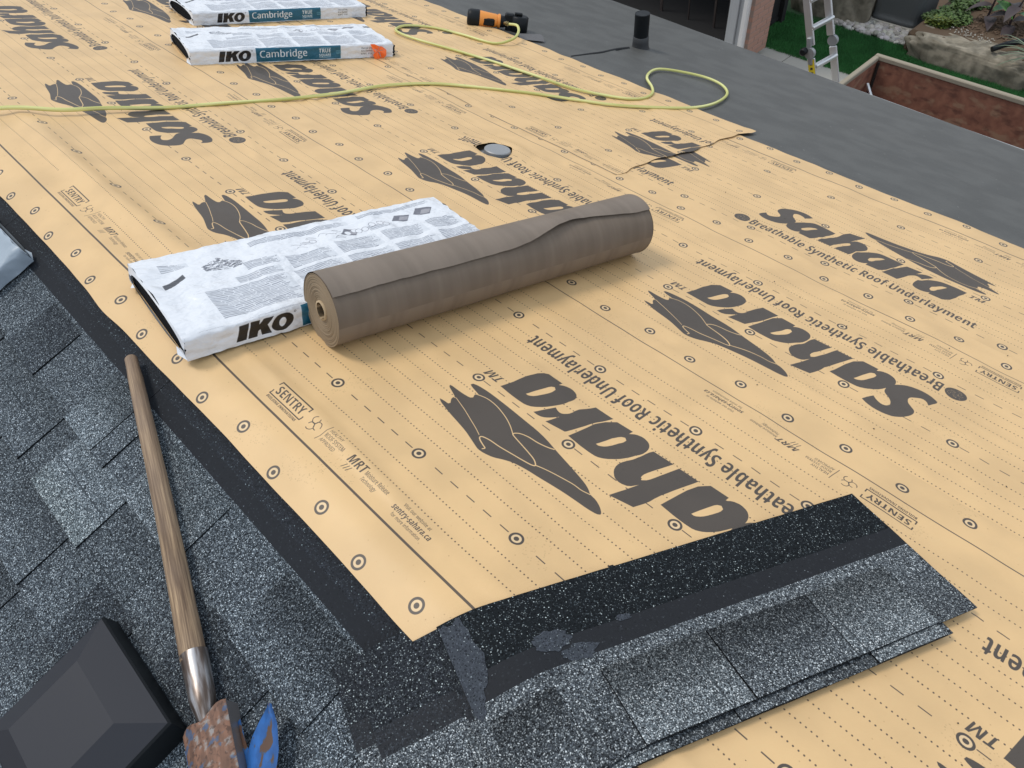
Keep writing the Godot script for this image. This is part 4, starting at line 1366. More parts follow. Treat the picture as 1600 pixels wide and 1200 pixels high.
# ---------------------------------------------------------------- vent, shovel, hose, nail gun
func tools() -> void:
	var t := thing("roof_vent", "black plastic box roof vent with a sloped square hood beside the shovel", "roof vent", LP(-0.935, 0.66, 0.0))
	var st := begin()
	var c := LP(-0.935, 0.66, 0.04)
	var ring := func(u0: float, u1: float, v0: float, v1: float, h: float) -> Array:
		return [LP(u0, v0, h), LP(u1, v0, h), LP(u1, v1, h), LP(u0, v1, h)]
	var levels := [ring.call(-1.098, -0.782, 0.528, 0.838, 0.010), ring.call(-1.092, -0.782, 0.526, 0.83, 0.020), ring.call(-1.079, -0.786, 0.517, 0.808, 0.076)]
	var rim := [ring.call(-1.079, -0.786, 0.517, 0.808, 0.076), ring.call(-1.074, -0.790, 0.520, 0.803, 0.081)]
	var top := [ring.call(-1.074, -0.790, 0.520, 0.803, 0.081), ring.call(-1.012, -0.850, 0.580, 0.742, 0.118)]
	var skirt_parts := [levels, rim]
	st.set_smooth_group(-1)
	for s in skirt_parts:
		for i in s.size() - 1:
			for k in 4: quad(st, s[i][k], s[i][(k + 1) % 4], s[i + 1][(k + 1) % 4], s[i + 1][k], c)
	put("skirt", done(st), M.black_plastic, t)
	st = begin()
	st.set_smooth_group(-1)
	for k in 4: quad(st, top[0][k], top[0][(k + 1) % 4], top[1][(k + 1) % 4], top[1][k], c)
	quad(st, top[1][0], top[1][1], top[1][2], top[1][3], c)
	put("hood", done(st), M.vent_plastic, t)
	st = begin()
	var fl: Array = ring.call(-1.15, -0.74, 0.50, 0.90, 0.0165)
	var f2: Array = ring.call(-1.15, -0.74, 0.50, 0.90, 0.0145)
	shovel()
	hose_and_gun()
	# scrap of grey felt beside the gun
	var P := []
	for i in 7:
		var row := []
		for j in 7:
			var q := Vector2(-3.40, 3.03).lerp(Vector2(-3.33, 3.18), i / 6.0).lerp(Vector2(-3.285, 2.965).lerp(Vector2(-3.19, 3.075), i / 6.0), j / 6.0)
			row.append(RP(q.x, q.y, 0.016 + 0.012 * sin(j * 0.5) * (i / 6.0)))
		P.append(row)
	tag(put("felt_scrap", skin(P), mat("felt_grey", Color(0.115, 0.115, 0.12), 0.9)), "small torn scrap of grey felt lying by the nail gun", "felt scrap")

func shovel() -> void:
	var a := LP(-1.655, 0.148, 0.0365)
	var b := LP(-0.868, 0.434, 0.044)
	var t := thing("shovel", "shovel with a worn wooden handle and a blue rusted blade", "shovel", b)
	var dir := (b - a).normalized()
	var n := LD(0, 0, 1)
	n = (n - dir * n.dot(dir)).normalized()
	var side := dir.cross(n)
	if side.dot(LD(0, -1, 0)) < 0.0: side = -side
	var st := begin()
	var c := []
	var r := []
	var L := a.distance_to(b)
	for i in 45:
		var k := i / 44.0
		c.append(a.lerp(b, k) + n * 0.0015 * sin(k * 7.0) + side * 0.003 * sin(k * 3.6))
		var rr := lerpf(0.0168, 0.0250, k) + 0.0005 * wave.get_noise_1d(k * 9.0)
		if k < 0.085: rr -= 0.0016 * (1.0 - smoothstep(0.06, 0.085, k))
		if i == 0: rr = 0.0125
		if i == 1:
			rr = 0.0155
			c[1] = a + dir * 0.005
		r.append(rr)
	tube(st, c, r, 24, true, 1.05)
	put("handle", done(st), M.wood, t)
	st = begin()
	c = []; r = []
	for i in 16:
		var k := i / 15.0
		c.append(b + dir * (-0.012 + 0.175 * k) + n * (0.006 * k * k))
		r.append(lerpf(0.0265, 0.0225, k) if k < 0.55 else lerpf(0.0246, 0.006, (k - 0.55) / 0.45))
	tube(st, c, r, 22)
	put("socket", done(st), M.steel, t)
	# rusty middle plate: a raised spine folded down along its right side
	var o := b + dir * 0.115
	var q := func(al: float, sd: float, h: float) -> Vector3: return o + dir * al + side * sd + n * h
	st = begin()
	var P := []
	var uvs := []
	for i in 15:
		var row := []
		var uv := []
		var k := i / 14.0
		var al := lerpf(0.018, 0.29, k)
		for j in 13:
			var m := j / 12.0
			var lo := lerpf(-0.046, -0.052, k)
			var hi := lerpf(0.050, 0.036, k)
			var sd := lerpf(lo, hi, m)
			var h := 0.012 + 0.014 * (1.0 - pow(absf(m - 0.5) * 2.0, 2.0)) - 0.010 * k
			var skew := 0.022 * m
			if i == 0: skew += 0.006 * sin(m * 9.0)
			row.append(q.call(al - skew, sd, h))
			uv.append(Vector2(m, k * 2.0))
		P.append(row); uvs.append(uv)
	put("spine", skin(P, uvs), M.rust, t)
	st = begin()
	for i in 8:
		var k0 := i / 8.0
		var k1 := (i + 1) / 8.0
		quad(st, q.call(lerpf(-0.004, 0.27, k0), lerpf(0.050, 0.036, k0), 0.014 - 0.01 * k0), q.call(lerpf(-0.004, 0.27, k1), lerpf(0.050, 0.036, k1), 0.014 - 0.01 * k1), q.call(lerpf(0.0, 0.27, k1), lerpf(0.052, 0.038, k1), -0.022), q.call(lerpf(0.0, 0.27, k0), lerpf(0.052, 0.038, k0), -0.022), o + n * -0.3)
	put("folded_edge", done(st), M.steel, t)
	# the blade under the spine and the two treads that stand off its shoulders
	P = []; uvs = []
	for i in 12:
		var row := []
		var uv := []
		for j in 9:
			var k := i / 11.0
			var m := j / 8.0
			var half := lerpf(0.058, 0.105, smoothstep(0.15, 0.8, k))
			row.append(q.call(lerpf(0.035, 0.30, k), lerpf(-half, half, m), -0.024 + 0.018 * pow(absf(m - 0.5) * 2.0, 2.0)))
			uv.append(Vector2(k * 0.8 + 0.1, 0.2 + 0.3 * m))
		P.append(row); uvs.append(uv)
	put("blade", skin(P, uvs), M.blue_paint, t)
	for s in [1.0, -1.0]:
		var up := [[0.125, 0.044], [0.095, 0.058], [0.077, 0.076], [0.062, 0.098], [0.051, 0.118], [0.045, 0.129]]
		var lo := [[0.215, 0.046], [0.192, 0.074], [0.160, 0.100], [0.124, 0.120], [0.084, 0.132], [0.049, 0.134]]
		if s < 0.0:
			up = [[0.150, 0.040], [0.115, 0.050], [0.095, 0.060], [0.084, 0.068], [0.078, 0.074], [0.076, 0.078]]
			lo = [[0.210, 0.048], [0.170, 0.068], [0.135, 0.078], [0.110, 0.081], [0.090, 0.081], [0.079, 0.080]]
		P = []; uvs = []
		for i in 6:
			var row := []
			var uv := []
			for j in 9:
				var m := j / 8.0
				var e := i / 5.0
				var al: float = lerpf(up[i][0], lo[i][0], m)
				var sd: float = lerpf(up[i][1], lo[i][1], m)
				row.append(q.call(al, sd * s, -0.012 + 0.030 * e + 0.006 * sin(m * PI)))
				uv.append(Vector2(0.15 + e * 0.5, 0.1 + 0.62 * m * (1.15 - 0.5 * e)))
			P.append(row); uvs.append(uv)
		put("tread", skin(P, uvs), M.blue_paint, t)

func hose_and_gun() -> void:
	var way := [[-3.50, -0.45], [-3.36, -0.15], [-3.257, 0.088], [-3.152, 0.275], [-3.104, 0.423], [-3.059, 0.633], [-3.011, 0.859], [-2.952, 1.098], [-2.917, 1.375], [-2.918, 1.632], [-2.838, 1.887], [-2.679, 2.089], [-2.502, 2.281], [-2.352, 2.410], [-2.209, 2.547], [-2.073, 2.753], [-1.990, 2.929], [-1.969, 3.085], [-1.997, 3.260], [-2.053, 3.385], [-2.153, 3.475], [-2.278, 3.495], [-2.418, 3.428], [-2.500, 3.340], [-2.487, 3.229], [-2.418, 3.105], [-2.303, 2.998], [-2.234, 2.904], [-2.208, 2.794], [-2.242, 2.697], [-2.345, 2.608], [-2.498, 2.530], [-2.745, 2.488]]
	var way2 := [[-2.996, 2.440], [-3.241, 2.373], [-3.486, 2.295], [-3.635, 2.283], [-3.703, 2.326], [-3.734, 2.430], [-3.649, 2.560], [-3.477, 2.634], [-3.265, 2.699], [-3.215, 2.800], [-3.260, 2.90]]
	way.append_array(way2)
	var p := []
	for i in way.size():
		var h := 0.024
		if i < 5: h = 0.040
		if i > 41: h = 0.03 + (i - 41) * 0.018
		p.append(SP(way[i][0], way[i][1], h))
	var end := RP(-3.42, 2.985, 0.068)
	p.append(RP(-3.335, 2.965, 0.082))
	p.append(end)
	p = spline(p, 7)
	var st := begin()
	tube(st, p, same(0.0078, p.size()), 10, true, 0.8)
	tag(put("air_hose", done(st), M.hose), "pale yellow-green air hose looping across the sheets to the nail gun", "air hose")
	# coil nail gun lying on its side
	var t := thing("nail_gun", "orange and black pneumatic nail gun lying at the edge of the membrane", "nail gun", RP(-3.55, 2.98, 0.0))
	var a := RP(-3.655, 2.885, 0.055)
	var b := RP(-3.475, 3.085, 0.052)
	var d := (b - a).normalized()
	var n := RD(0, 0, 1)
	var s := d.cross(n)
	st = begin()
	tube(st, [a - d * 0.030, a - d * 0.027, a - d * 0.012, a + d * 0.038, a + d * 0.046], [0.036, 0.045, 0.052, 0.053, 0.048], 24)
	put("cap", done(st), M.black_plastic, t)
	st = begin()
	tube(st, [a - d * 0.0315, a - d * 0.0295], [0.030, 0.030], 20)
	put("exhaust_plate", done(st), mat("gun_grey", Color(0.07, 0.07, 0.075), 0.5), t)
	st = begin()
	tube(st, [a + d * 0.040, a + d * 0.052, a + d * 0.10, a + d * 0.150, a + d * 0.165], [0.046, 0.048, 0.043, 0.039, 0.034], 24)
	put("housing", done(st), M.orange_plastic, t)
	st = begin()
	bbox(st, Transform3D(Basis(d, n, s), a + d * 0.105 - s * 0.0 + n * -0.004 + (RD(0, -1, 0) - d * RD(0, -1, 0).dot(d)).normalized() * 0.036), Vector3(0.075, 0.044, 0.022), 0.008)
	put("side_grip", done(st), M.black_plastic, t)
	st = begin()
	tube(st, [a + d * 0.162, a + d * 0.170, a + d * 0.178], [0.040, 0.043, 0.040], 24)
	put("ring", done(st), M.orange_plastic, t)
	st = begin()
	tube(st, [a + d * 0.176, a + d * 0.20, a + d * 0.225], [0.036, 0.034, 0.028], 20)
	put("nose_base", done(st), M.black_plastic, t)
	st = begin()
	tube(st, [RP(-3.475, 3.0, 0.058), RP(-3.43, 2.985, 0.066)], [0.011, 0.010], 10)
	tube(st, [RP(-3.452, 2.992, 0.062), RP(-3.444, 2.990, 0.064)], [0.015, 0.015], 6)
	put("coupling", done(st), M.brass, t)
	st = begin()
	var mc := a + d * 0.30 + n * 0.0
	tube(st, [mc - n * 0.048, mc - n * 0.044, mc + n * 0.040, mc + n * 0.046], [0.050, 0.056, 0.056, 0.046], 26)
	put("magazine", done(st), M.black_plastic, t)
	st = begin()
	bbox(st, Transform3D(Basis(d, n, s), a + d * 0.235 + n * 0.028), Vector3(0.06, 0.05, 0.05), 0.008)
	bbox(st, Transform3D(Basis(d, n, s), a + d * 0.29 + n * 0.056), Vector3(0.05, 0.014, 0.03), 0.004)
	bbox(st, Transform3D(Basis(d, n, s), a + d * 0.26 - n * 0.03), Vector3(0.09, 0.045, 0.04), 0.008)
	put("feed_door", done(st), M.black_plastic, t)

# ---------------------------------------------------------------- yard
func boulder(called: String, label: String, at: Vector3, size: Vector3, seed_: int, turn := 0.0) -> void:
	var n := FastNoiseLite.new()
	n.seed = seed_; n.frequency = 1.0; n.fractal_octaves = 4
	var P := []
	var uvs := []
	for i in 49:
		var row := []
		var uv := []
		for j in 33:
			var a := TAU * i / 48.0
			var b := PI * (j / 32.0 - 0.5)
			var d := Vector3(cos(b) * cos(a), sin(b), -cos(b) * sin(a))
			var e := Vector3(signf(d.x) * pow(absf(d.x), 0.36), signf(d.y) * pow(absf(d.y), 0.36), signf(d.z) * pow(absf(d.z), 0.36))
			var k := 1.0 + 0.24 * n.get_noise_3d(e.x * 2.2 + seed_, e.y * 1.5, e.z * 1.5) + 0.07 * n.get_noise_3d(e.x * 6.0, e.y * 6.0, e.z * 6.0)
			row.append(at + (e * size * 0.5 * k).rotated(Vector3.UP, turn))
			uv.append(Vector2(i / 48.0 * size.x * 1.6, j / 32.0))
		P.append(row); uvs.append(uv)
	var o := put(called, skin(P, uvs), M.stone)
	tag(o, label, "boulder")

func leaf_mesh(len: float, wid: float, bend: float, c: Color) -> ArrayMesh:
	var P := []
	var cols := []
	for i in 8:
		var k := i / 7.0
		var w := wid * sin(pow(k, 0.8) * PI) * 0.5 + 0.002
		var y := len * k * (0.35 - bend * k)
		P.append([Vector3(-w, y + w * 0.35, len * k), Vector3(0, y, len * k), Vector3(w, y + w * 0.35, len * k)])
		var cc := c * (0.85 + 0.25 * k)
		cols.append([cc, c * 0.8, cc])
	return skin(P, [], cols)

func yard() -> void:
	# lawn soil, pavement, planting bed
	var lawn := put("lawn_ground", boxmesh(Transform3D(Basis(), Vector3(-3.4, -3.76, -10.1)), Vector3(9.5, 0.12, 3.6)), M.turf)
	tag(lawn, "dark ground under the grass", "lawn", "", "structure")
	var walk := put("sidewalk", boxmesh(Transform3D(Basis(), Vector3(-4.0, -3.75, -8.5)), Vector3(8.0, 0.10, 1.84)), M.mortar)
	tag(walk, "pale concrete path below the eave", "path", "", "structure")
	for k in 6:
		var x0 := -7.9 + k * 1.19 + 0.25
		put("slab", boxmesh(Transform3D(Basis(), Vector3(x0, -3.725, -8.5)), Vector3(1.178, 0.09, 1.80), 0.006), M.concrete, walk)
	var bed := put("planting_bed", boxmesh(Transform3D(Basis(), Vector3(-1.8, -3.58, -11.9)), Vector3(3.6, 0.36, 3.0), 0.05), M.soil)
	tag(bed, "brown mulched planting bed behind the long boulder", "bed", "", "structure")
	# grass
	var blade := begin()
	for k in 3:
		var a := k * 2.1
		var s := Vector3(cos(a), 0, sin(a)) * 0.006
		var o := Vector3(sin(a * 3.0), 0, cos(a * 2.0)) * 0.012
		blade.set_color(Color(1, 1, 1))
		for p in [o - s, o + s, o + Vector3(0.012 * cos(a), 0.045 + 0.006 * k, 0.012 * sin(a))]: blade.add_vertex(p)
	var mm := MultiMesh.new()
	mm.transform_format = MultiMesh.TRANSFORM_3D
	mm.use_colors = true
	mm.mesh = done(blade)
	var spots := []
	while spots.size() < 62000:
		var x := rng.randf_range(-6.6, 0.6)
		var z := rng.randf_range(-10.75, -9.36)
		if x < -4.9 and z < -10.35 + 0.3 * sin(x * 7.0) and z < -10.5: continue
		if x > -4.75 and x < -3.45 and z < -10.50: continue
		if x >= -3.5 and z < -10.44: continue
		spots.append(Vector3(x, -3.70, z))
	mm.instance_count = spots.size()
	for i in spots.size():
		var k := rng.randf_range(0.7, 1.35) * (1.0 + 0.35 * wave.get_noise_2d(spots[i].x * 2.0, spots[i].z * 2.0))
		mm.set_instance_transform(i, Transform3D(Basis(Vector3.UP, rng.randf() * TAU).scaled(Vector3.ONE * rng.randf_range(0.7, 1.25)), spots[i]))
		mm.set_instance_color(i, Color(0.050 * k, 0.20 * k, 0.056 * k))
	var gr := MultiMeshInstance3D.new()
	gr.name = "grass"
	gr.multimesh = mm
	gr.material_override = M.grass_blade
	add_child(gr)
	tag(gr, "short dark green mown grass beyond the path", "grass", "", "stuff")
	# boulders
	boulder("boulder", "long flat grey boulder edging the lawn beside the planting bed", Vector3(-2.72, -3.62, -10.48), Vector3(1.62, 0.46, 0.52), 3, -0.03)
	boulder("boulder", "mossy boulder at the top edge, behind the ladder", Vector3(-4.95, -3.55, -10.95), Vector3(1.2, 0.75, 0.55), 14, 0.05)
	boulder("boulder", "boulder at the right edge under the spiky plant", Vector3(-1.35, -3.63, -10.48), Vector3(1.05, 0.44, 0.5), 23, 0.02)
	boulder("boulder", "pale boulder at the top right corner behind the dark-leaved plants", Vector3(-2.2, -3.3, -12.6), Vector3(1.1, 0.7, 0.7), 37, 0.4)
	# river pebbles round the air conditioner
	var ball := SphereMesh.new()
	ball.radius = 0.5; ball.height = 1.0; ball.radial_segments = 9; ball.rings = 5
	var pm := MultiMesh.new()
	pm.transform_format = MultiMesh.TRANSFORM_3D
	pm.use_colors = true
	pm.mesh = ball
	pm.instance_count = 640
	for i in 640:
		var x := rng.randf_range(-4.78, -3.42)
		var z := rng.randf_range(-11.05, -10.52)
		if i > 440:
			x = rng.randf_range(-3.66, -3.38); z = rng.randf_range(-11.6, -10.7)
		if i > 540:
			x = rng.randf_range(-4.9, -4.4); z = rng.randf_range(-11.6, -10.9)
		if x < -4.5: z = minf(z, -10.62)
		var s := rng.randf_range(0.06, 0.125)
		pm.set_instance_transform(i, Transform3D(Basis.from_euler(Vector3(rng.randf_range(-0.3, 0.3), rng.randf() * TAU, rng.randf_range(-0.3, 0.3))).scaled_local(Vector3(s, s * 0.6, s * 0.75)), Vector3(x, -3.685 + rng.randf() * 0.03, z)))
		var k := rng.randf_range(0.28, 0.54)
		pm.set_instance_color(i, Color(k, k * rng.randf_range(0.92, 1.0), k * rng.randf_range(0.84, 0.97)))
	var pe := MultiMeshInstance3D.new()
	pe.name = "pebbles"
	pe.multimesh = pm
	pe.material_override = M.pebble
	add_child(pe)
	tag(pe, "pale river pebbles round the air conditioner pad", "pebbles", "", "stuff")
	# air conditioner on its pad
	tag(put("concrete_pad", boxmesh(Transform3D(Basis(), Vector3(-4.03, -3.665, -11.28)), Vector3(0.86, 0.09, 0.72), 0.012), M.concrete), "low concrete pad under the grey air conditioner", "pad")
	var ac := thing("air_conditioner", "dark grey outdoor air conditioner on a concrete pad among pebbles", "air conditioner", Vector3(-4.03, -3.62, -11.27))
	var P := []
	for i in 65:
		var a := TAU * i / 64.0
		var row := []
		var e := Vector3(signf(cos(a)) * pow(absf(cos(a)), 0.28), 0, -signf(sin(a)) * pow(absf(sin(a)), 0.28))
		for j in 15:
			var y: float = [0.0, 0.0, 0.018, 0.05, 0.055, 0.12, 0.2, 0.3, 0.4, 0.5, 0.6, 0.68, 0.70, 0.74, 0.75][j]
			var k: float = [0.0, 0.985, 1.0, 1.0, 0.985, 0.985, 0.985, 0.985, 0.985, 0.985, 0.985, 0.985, 1.0, 1.0, 0.0][j]
			var gr2 := 0.006 * (1.0 if (i % 4) == 0 and j > 3 and j < 12 else 0.0)
			row.append(Vector3(-4.03, -3.62 + y, -11.27) + e * (0.345 * k - gr2))
		P.append(row)
	put("casing", skin(P), M.unit_plastic, ac)
	var st := begin()
	for k in 6:
		var r := 0.05 + k * 0.045
		var ringp := []
		for j in 33: ringp.append(Vector3(-4.03 + cos(TAU * j / 32) * r, -2.865, -11.27 + sin(TAU * j / 32) * r))
		tube(st, ringp, same(0.005, 33), 5, false)
	put("fan_guard", done(st), M.black_plastic, ac)
	ladder()
	rubbish_bin()
	plants()

func ladder() -> void:
	var t := thing("ladder", "aluminium folding ladder with black hinge locks leaning by the garage", "ladder", Vector3(-3.55, -3.68, -8.35))
	var lx := func(y: float) -> float: return -3.84 + (y + 2.93) * -0.385
	var rx := func(y: float) -> float: return -3.80 + (y + 2.93) * -0.395
	var zl := -8.15
	var zr := -8.55
	var yh := -2.93
	for part in 2:
		var y0: float = -3.68 if part == 0 else yh + 0.07
		var y1: float = yh - 0.06 if part == 0 else -0.75
		var wide := 0.012 if part == 0 else -0.012
		for s in 2:
			var f: Callable = lx if s == 0 else rx
			var z: float = zl + wide if s == 0 else zr - wide
			var st := begin()
			bar(st, Vector3(f.call(y0), y0, z), Vector3(f.call(y1), y1, z), 0.090, 0.032, Vector3.RIGHT, 0.006)
			put("rail", done(st), M.aluminium, t)
	var ys := []
	var y := -3.42
	while y < -0.9:
		ys.append(y)
		y += 0.275
	for yy in [-3.46, -3.10, -2.69, -2.41, -2.13, -1.85, -1.57, -1.29, -1.01]:
		var st := begin()
		var a := Vector3(lx.call(yy), yy, zl)
		var b := Vector3(rx.call(yy), yy, zr)
		for k in 2:
			var o := Vector3(-0.018 + 0.052 * k, 0.026 * k, 0)
			tube(st, [a + o, b + o], [0.022, 0.022], 10)
		bar(st, a + Vector3(0.008, 0.004, 0), b + Vector3(0.008, 0.004, 0), 0.075, 0.026, Vector3.RIGHT, 0.004)
		put("rung", done(st), M.aluminium, t)
	for s in 2:
		var f: Callable = lx if s == 0 else rx
		var z := zl + 0.025 if s == 0 else zr - 0.025
		var c := Vector3(f.call(yh), yh, z)
		var st := begin()
		tube(st, [c - Vector3(0, 0, 0.022), c + Vector3(0, 0, 0.022)], [0.062, 0.062], 20)
		bar(st, c + Vector3(-0.02, 0.02, 0), c + Vector3(-0.055, 0.17, 0), 0.06, 0.03, Vector3.RIGHT, 0.01)
		bar(st, c + Vector3(0.01, -0.02, 0), c + Vector3(0.04, -0.13, 0), 0.06, 0.03, Vector3.RIGHT, 0.01)
		put("hinge", done(st), M.galvanised, t)
		if s == 0:
			st = begin()
			tube(st, [c + Vector3(-0.06, 0.02, 0.02), c + Vector3(-0.06, 0.02, 0.075), c + Vector3(-0.06, 0.02, 0.085)], [0.040, 0.044, 0.030], 16)
			put("lock_knob", done(st), M.black_plastic, t)
	var st := begin()
	var la := Vector3(lx.call(-3.00) + 0.003, -3.00, zl + 0.0285)
	var lb := Vector3(lx.call(-3.40) + 0.003, -3.40, zl + 0.0285)
	bar(st, la, lb, 0.080, 0.003, Vector3.RIGHT)
	var side := put("warning_label", done(st), M.yellow_label, t)
	st = begin()
	for k in 7:
		var p := la.lerp(lb, 0.12 + k * 0.125) + Vector3(0, 0, 0.003)
		var d := (lb - la).normalized()
		bar(st, p - d * 0.012, p + d * 0.012, 0.030, 0.002, Vector3.RIGHT)
	put("print", done(st), M.label_ink, side)

func rubbish_bin() -> void:
	var t := thing("rubbish_bin", "open rusty red steel rubbish bin with a pale worn rim below the eave", "rubbish bin", Vector3(-0.9, -3.70, -6.7))
	var x0 := -2.86
	var x1 := 1.3
	var z0 := -7.60
	var z1 := -5.75
	var yt := -2.50
	var yb := -3.62
	var walls := [[Vector3((x0 + x1) / 2, (yt + yb) / 2, z0), Vector3(x1 - x0, yt - yb, 0.03)], [Vector3(x0, (yt + yb) / 2, (z0 + z1) / 2), Vector3(0.03, yt - yb, z1 - z0 - 0.04)], [Vector3(x1, (yt + yb) / 2, (z0 + z1) / 2), Vector3(0.03, yt - yb, z1 - z0 - 0.04)], [Vector3((x0 + x1) / 2, (yt + yb) / 2, z1), Vector3(x1 - x0, yt - yb, 0.03)]]
	for i in 4:
		var w: Array = walls[i]
		var c: Vector3 = w[0]
		var s: Vector3 = w[1]
		var P := []
		var uvs := []
		for f in 2:
			P = []; uvs = []
			for a in 25:
				var row := []
				var uv := []
				for b in 9:
					var ka := a / 24.0
					var kb := b / 8.0
					var dent := 0.006 * wave.get_noise_3d(ka * 5.0, kb * 3.0, i * 7.0)
					var p := Vector3(c.x + (ka - 0.5) * s.x, c.y + (kb - 0.5) * s.y, c.z + (f - 0.5) * 0.03 + dent)
					if s.x < 0.1: p = Vector3(c.x + (f - 0.5) * 0.03 + dent, c.y + (kb - 0.5) * s.y, c.z + (ka - 0.5) * s.z)
					row.append(p)
					uv.append(Vector2(ka * maxf(s.x, s.z) * 0.42 + i * 0.3, (1.0 - kb) * 0.9))
				P.append(row); uvs.append(uv)
			put("wall", skin(P, uvs), M.bin_rust, t)
	var rims := [[Vector3(x0 - 0.03, yt + 0.02, z0), Vector3(x1, yt + 0.02, z0)], [Vector3(x0, yt + 0.021, z0 + 0.04), Vector3(x0, yt + 0.021, z1 - 0.04)], [Vector3(x1, yt + 0.021, z0 + 0.04), Vector3(x1, yt + 0.021, z1 - 0.04)], [Vector3(x0 - 0.03, yt + 0.02, z1), Vector3(x1, yt + 0.02, z1)]]
	for r in rims:
		var st := begin()
		bar(st, r[0], r[1], 0.055, 0.05, Vector3.UP.cross(r[1] - r[0]), 0.008)
		put("rim", done(st), M.bin_rim, t)
	var st := begin()
	bar(st, Vector3(x0 + 0.035, yt - 0.02, z0 + 0.03), Vector3(x0 + 0.035, yb, z0 + 0.035), 0.022, 0.022, Vector3.RIGHT)
	put("corner_seam", done(st), mat("dark_rust", Color(0.03, 0.022, 0.018), 0.9), t)
	put("floor_plate", boxmesh(Transform3D(Basis(), Vector3((x0 + x1) / 2, yb, (z0 + z1) / 2)), Vector3(x1 - x0 - 0.03, 0.04, z1 - z0 - 0.03)), M.bin_rust, t)
	st = begin()
	bar(st, Vector3(-2.83, -2.70, -7.45), Vector3(-2.20, -3.12, -6.98), 0.026, 0.026, Vector3.UP, 0.003)
	tag(put("metal_strip", done(st), mat("bright_metal", Color(0.75, 0.76, 0.77), 0.3, null, 0.6)), "bright metal strip leaning in the corner of the rusty bin", "metal strip")
	for k in 2:
		var c: Vector3 = [Vector3(-1.56, -3.24, -7.30), Vector3(-1.36, -3.30, -7.25)][k]
		var P := []
		for i in 25:
			var row := []
			for j in 13:
				var a := TAU * i / 24.0
				var b := PI * (j / 12.0 - 0.5)
				var d := Vector3(cos(b) * cos(a), sin(b) * 0.8, -cos(b) * sin(a))
				row.append(c + d * (0.11 + 0.05 * k) * (1.0 + 0.28 * wave.get_noise_3d(d.x * 2.2 + k * 9, d.y * 2.2, d.z * 2.2)))
			P.append(row)
		tag(put("rubbish_bag", skin(P), M.clear_bag if k == 0 else M.black_bag), ["crumpled pale blue plastic in the rusty bin", "black rubbish bag beside the pale plastic in the rusty bin"][k], "rubbish bag")
	# heap of torn-off roofing that holds the bags up
	var P := []
	for i in 41:
		var row := []
		for j in 19:
			var x := lerpf(x0 + 0.03, x1 - 0.03, i / 40.0)
			var z := lerpf(z0 + 0.03, z1 - 0.03, j / 18.0)
			row.append(Vector3(x, -3.52 + 0.10 * wave.get_noise_2d(x * 3.0, z * 3.0) + 0.18 * smoothstep(-2.2, -1.2, x), z))
		P.append(row)
	tag(put("rubble", skin(P), M.asphalt_edge), "dark torn roofing rubble in the bottom of the rusty bin", "rubble", "", "stuff")

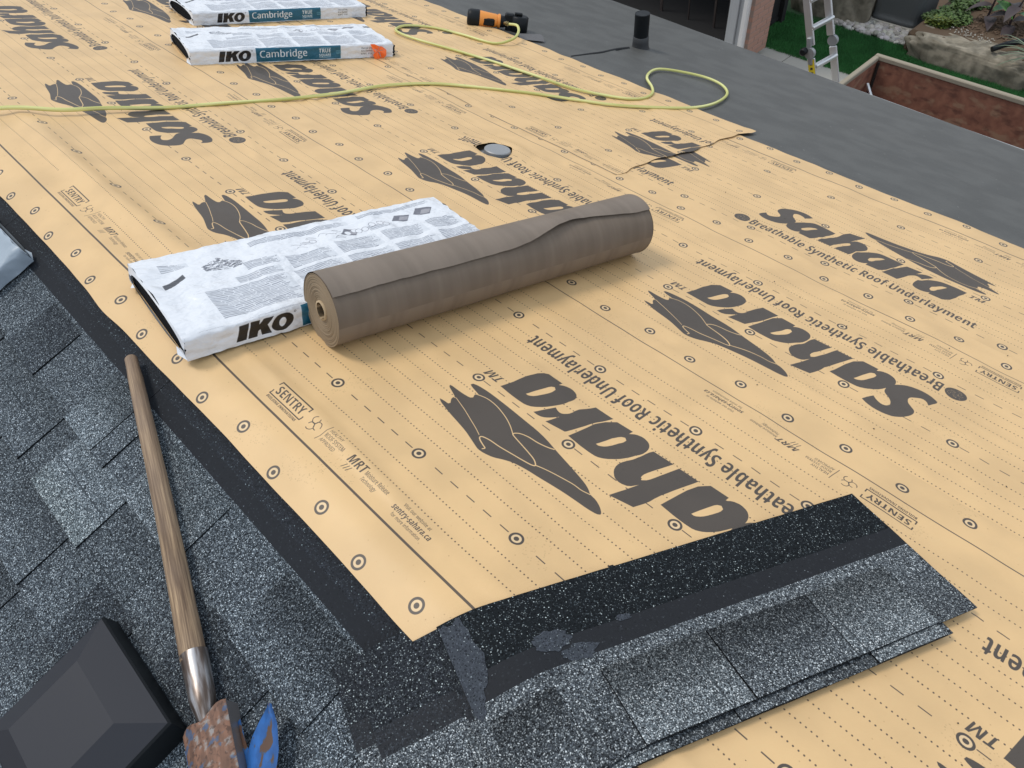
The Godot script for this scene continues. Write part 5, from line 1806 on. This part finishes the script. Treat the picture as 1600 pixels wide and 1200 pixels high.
func plants() -> void:
	# moss-like ground cover behind the boulder
	var leafm := leaf_mesh(0.05, 0.03, 0.3, Color(1, 1, 1))
	var mm := MultiMesh.new()
	mm.transform_format = MultiMesh.TRANSFORM_3D
	mm.use_colors = true
	mm.mesh = leafm
	mm.instance_count = 5200
	for i in 5200:
		var z := -10.68 - rng.randf() * 0.95
		var w := 0.20 + 0.1 * sin(z * 9.0)
		var x := -3.42 + 0.16 * (z + 10.6) * -0.4 + rng.randf_range(-w, w) + 0.05
		var hh := 0.10 * maxf(0.0, 1.0 - pow((x + 3.3) / 0.34, 2.0)) * rng.randf_range(0.3, 1.0)
		mm.set_instance_transform(i, Transform3D(Basis.from_euler(Vector3(rng.randf_range(-0.9, 0.5), rng.randf() * TAU, 0)).scaled(Vector3.ONE * rng.randf_range(0.6, 1.2)), Vector3(x, -3.43 + hh, z)))
		var k := rng.randf_range(0.6, 1.5)
		var yel := smoothstep(-10.95, -10.7, z) * rng.randf()
		mm.set_instance_color(i, Color((0.07 + 0.10 * yel) * k, (0.125 + 0.07 * yel) * k, 0.03 * k))
	var o := MultiMeshInstance3D.new()
	o.name = "ground_cover"
	o.multimesh = mm
	o.material_override = M.leaf
	add_child(o)
	tag(o, "yellow-green mossy ground cover between the air conditioner and the mulch", "ground cover", "", "stuff")
	# white chips along the edge of the mulch
	var st := begin()
	for i in 60:
		var p := Vector3(rng.randf_range(-3.2, -2.6), -3.39 + rng.randf() * 0.01, 0)
		p.z = -10.72 + (p.x + 2.9) * 0.12 + rng.randfn(0, 0.06)
		bbox(st, Transform3D(Basis.from_euler(Vector3(rng.randf(), rng.randf(), rng.randf())), p), Vector3.ONE * rng.randf_range(0.007, 0.014))
	tag(put("stone_chips", done(st), M.concrete), "white stone chips along the edge of the mulch", "stone chips", "", "stuff")
	st = begin()
	for i in 900:
		var p := Vector3(rng.randf_range(-3.1, -0.4), -3.395 + rng.randf() * 0.012, rng.randf_range(-11.9, -10.75))
		bbox(st, Transform3D(Basis.from_euler(Vector3(rng.randf() * 0.4, rng.randf() * 3, rng.randf() * 0.4)), p), Vector3(rng.randf_range(0.03, 0.09), 0.008, rng.randf_range(0.008, 0.02)))
	tag(put("mulch", done(st), mat("bark", Color(0.13, 0.085, 0.055), 0.95)), "brown bark mulch over the planting bed", "mulch", "", "stuff")
	var dark := Color(0.058, 0.044, 0.046)
	var green := Color(0.10, 0.27, 0.06)
	var kinds := [leaf_mesh(0.34, 0.15, 0.45, dark), leaf_mesh(0.36, 0.15, 0.35, green), leaf_mesh(0.30, 0.14, 0.5, Color(0.06, 0.17, 0.07))]
	var spots := [[Vector3(-2.93, -3.40, -11.22), "dark-leaved plant with one bright green leaf beside the mossy cover", 7, 0.55, 3], [Vector3(-2.62, -3.40, -11.15), "purple-leaved plant in the middle of the mulch bed", 8, 0.42, 4], [Vector3(-2.35, -3.40, -11.55), "broad green-leaved plant at the right of the mulch bed", 7, 0.6, 5]]
	for s in spots:
		rng.seed = s[4]
		var t := thing("broadleaf_plant", s[1], "plant", s[0], "broad-leaved plants in the mulch bed")
		st = begin()
		tube(st, [s[0] - Vector3(0, 0.05, 0), s[0] + Vector3(0.02, s[3] * 0.5, 0.02), s[0] + Vector3(0.05, s[3], 0.0)], [0.016, 0.013, 0.008], 8)
		put("stem", done(st), M.stem, t)
		for i in s[2]:
			var k: float = float(i) / s[2]
			var which := 0
			if s[4] == 3: which = 1 if i >= 3 else (2 if i == 1 else 0)
			elif s[4] == 5: which = 1 if i % 2 else 2
			elif i % 4 == 3: which = 2
			var lf := put("leaf", kinds[which], M.leaf, t, false)
			lf.position = Vector3(0.03, 0.06 + s[3] * 0.9 * k, 0.0)
			lf.rotation = Vector3(rng.randf_range(-0.3, 0.35), i * 2.4 + rng.randf() * 0.5, 0)
	# spiky grass-like plant at the right edge
	var c := Vector3(-1.98, -3.36, -10.40)
	var t := thing("spiky_plant", "pale spiky strap-leaved plant on the boulder at the right edge", "plant", c)
	for i in 34:
		var a := rng.randf() * TAU
		var len := rng.randf_range(0.35, 0.6)
		var up := rng.randf_range(0.3, 1.2)
		var p := []
		var w := []
		for k in 6:
			var q := k / 5.0
			p.append(c + Vector3(cos(a) * len * q, 0.02 + up * len * q - 0.55 * len * q * q, sin(a) * len * q))
		var P := []
		var cols := []
		for k in 6:
			var sd := Vector3(-sin(a), 0, cos(a)) * 0.014 * (1.0 - pow(k / 5.0, 2.0)) + Vector3(0, 0.0005, 0)
			var col := Color(0.12, 0.16, 0.10) * rng.randf_range(0.8, 1.4)
			P.append([p[k] - sd, p[k] + sd])
			cols.append([col, col])
		put("strap_leaf", skin(P, [], cols), M.leaf, t)
	st = begin()
	tube(st, spline([Vector3(-2.50, -3.33, -10.34), Vector3(-2.38, -3.29, -10.52), Vector3(-2.2, -3.30, -10.80), Vector3(-1.8, -3.33, -11.3)], 5), same(0.035, 16), 10)
	tag(put("drain_pipe", done(st), M.black_plastic), "black drain pipe end lying on the boulder by the spiky plant", "drain pipe")
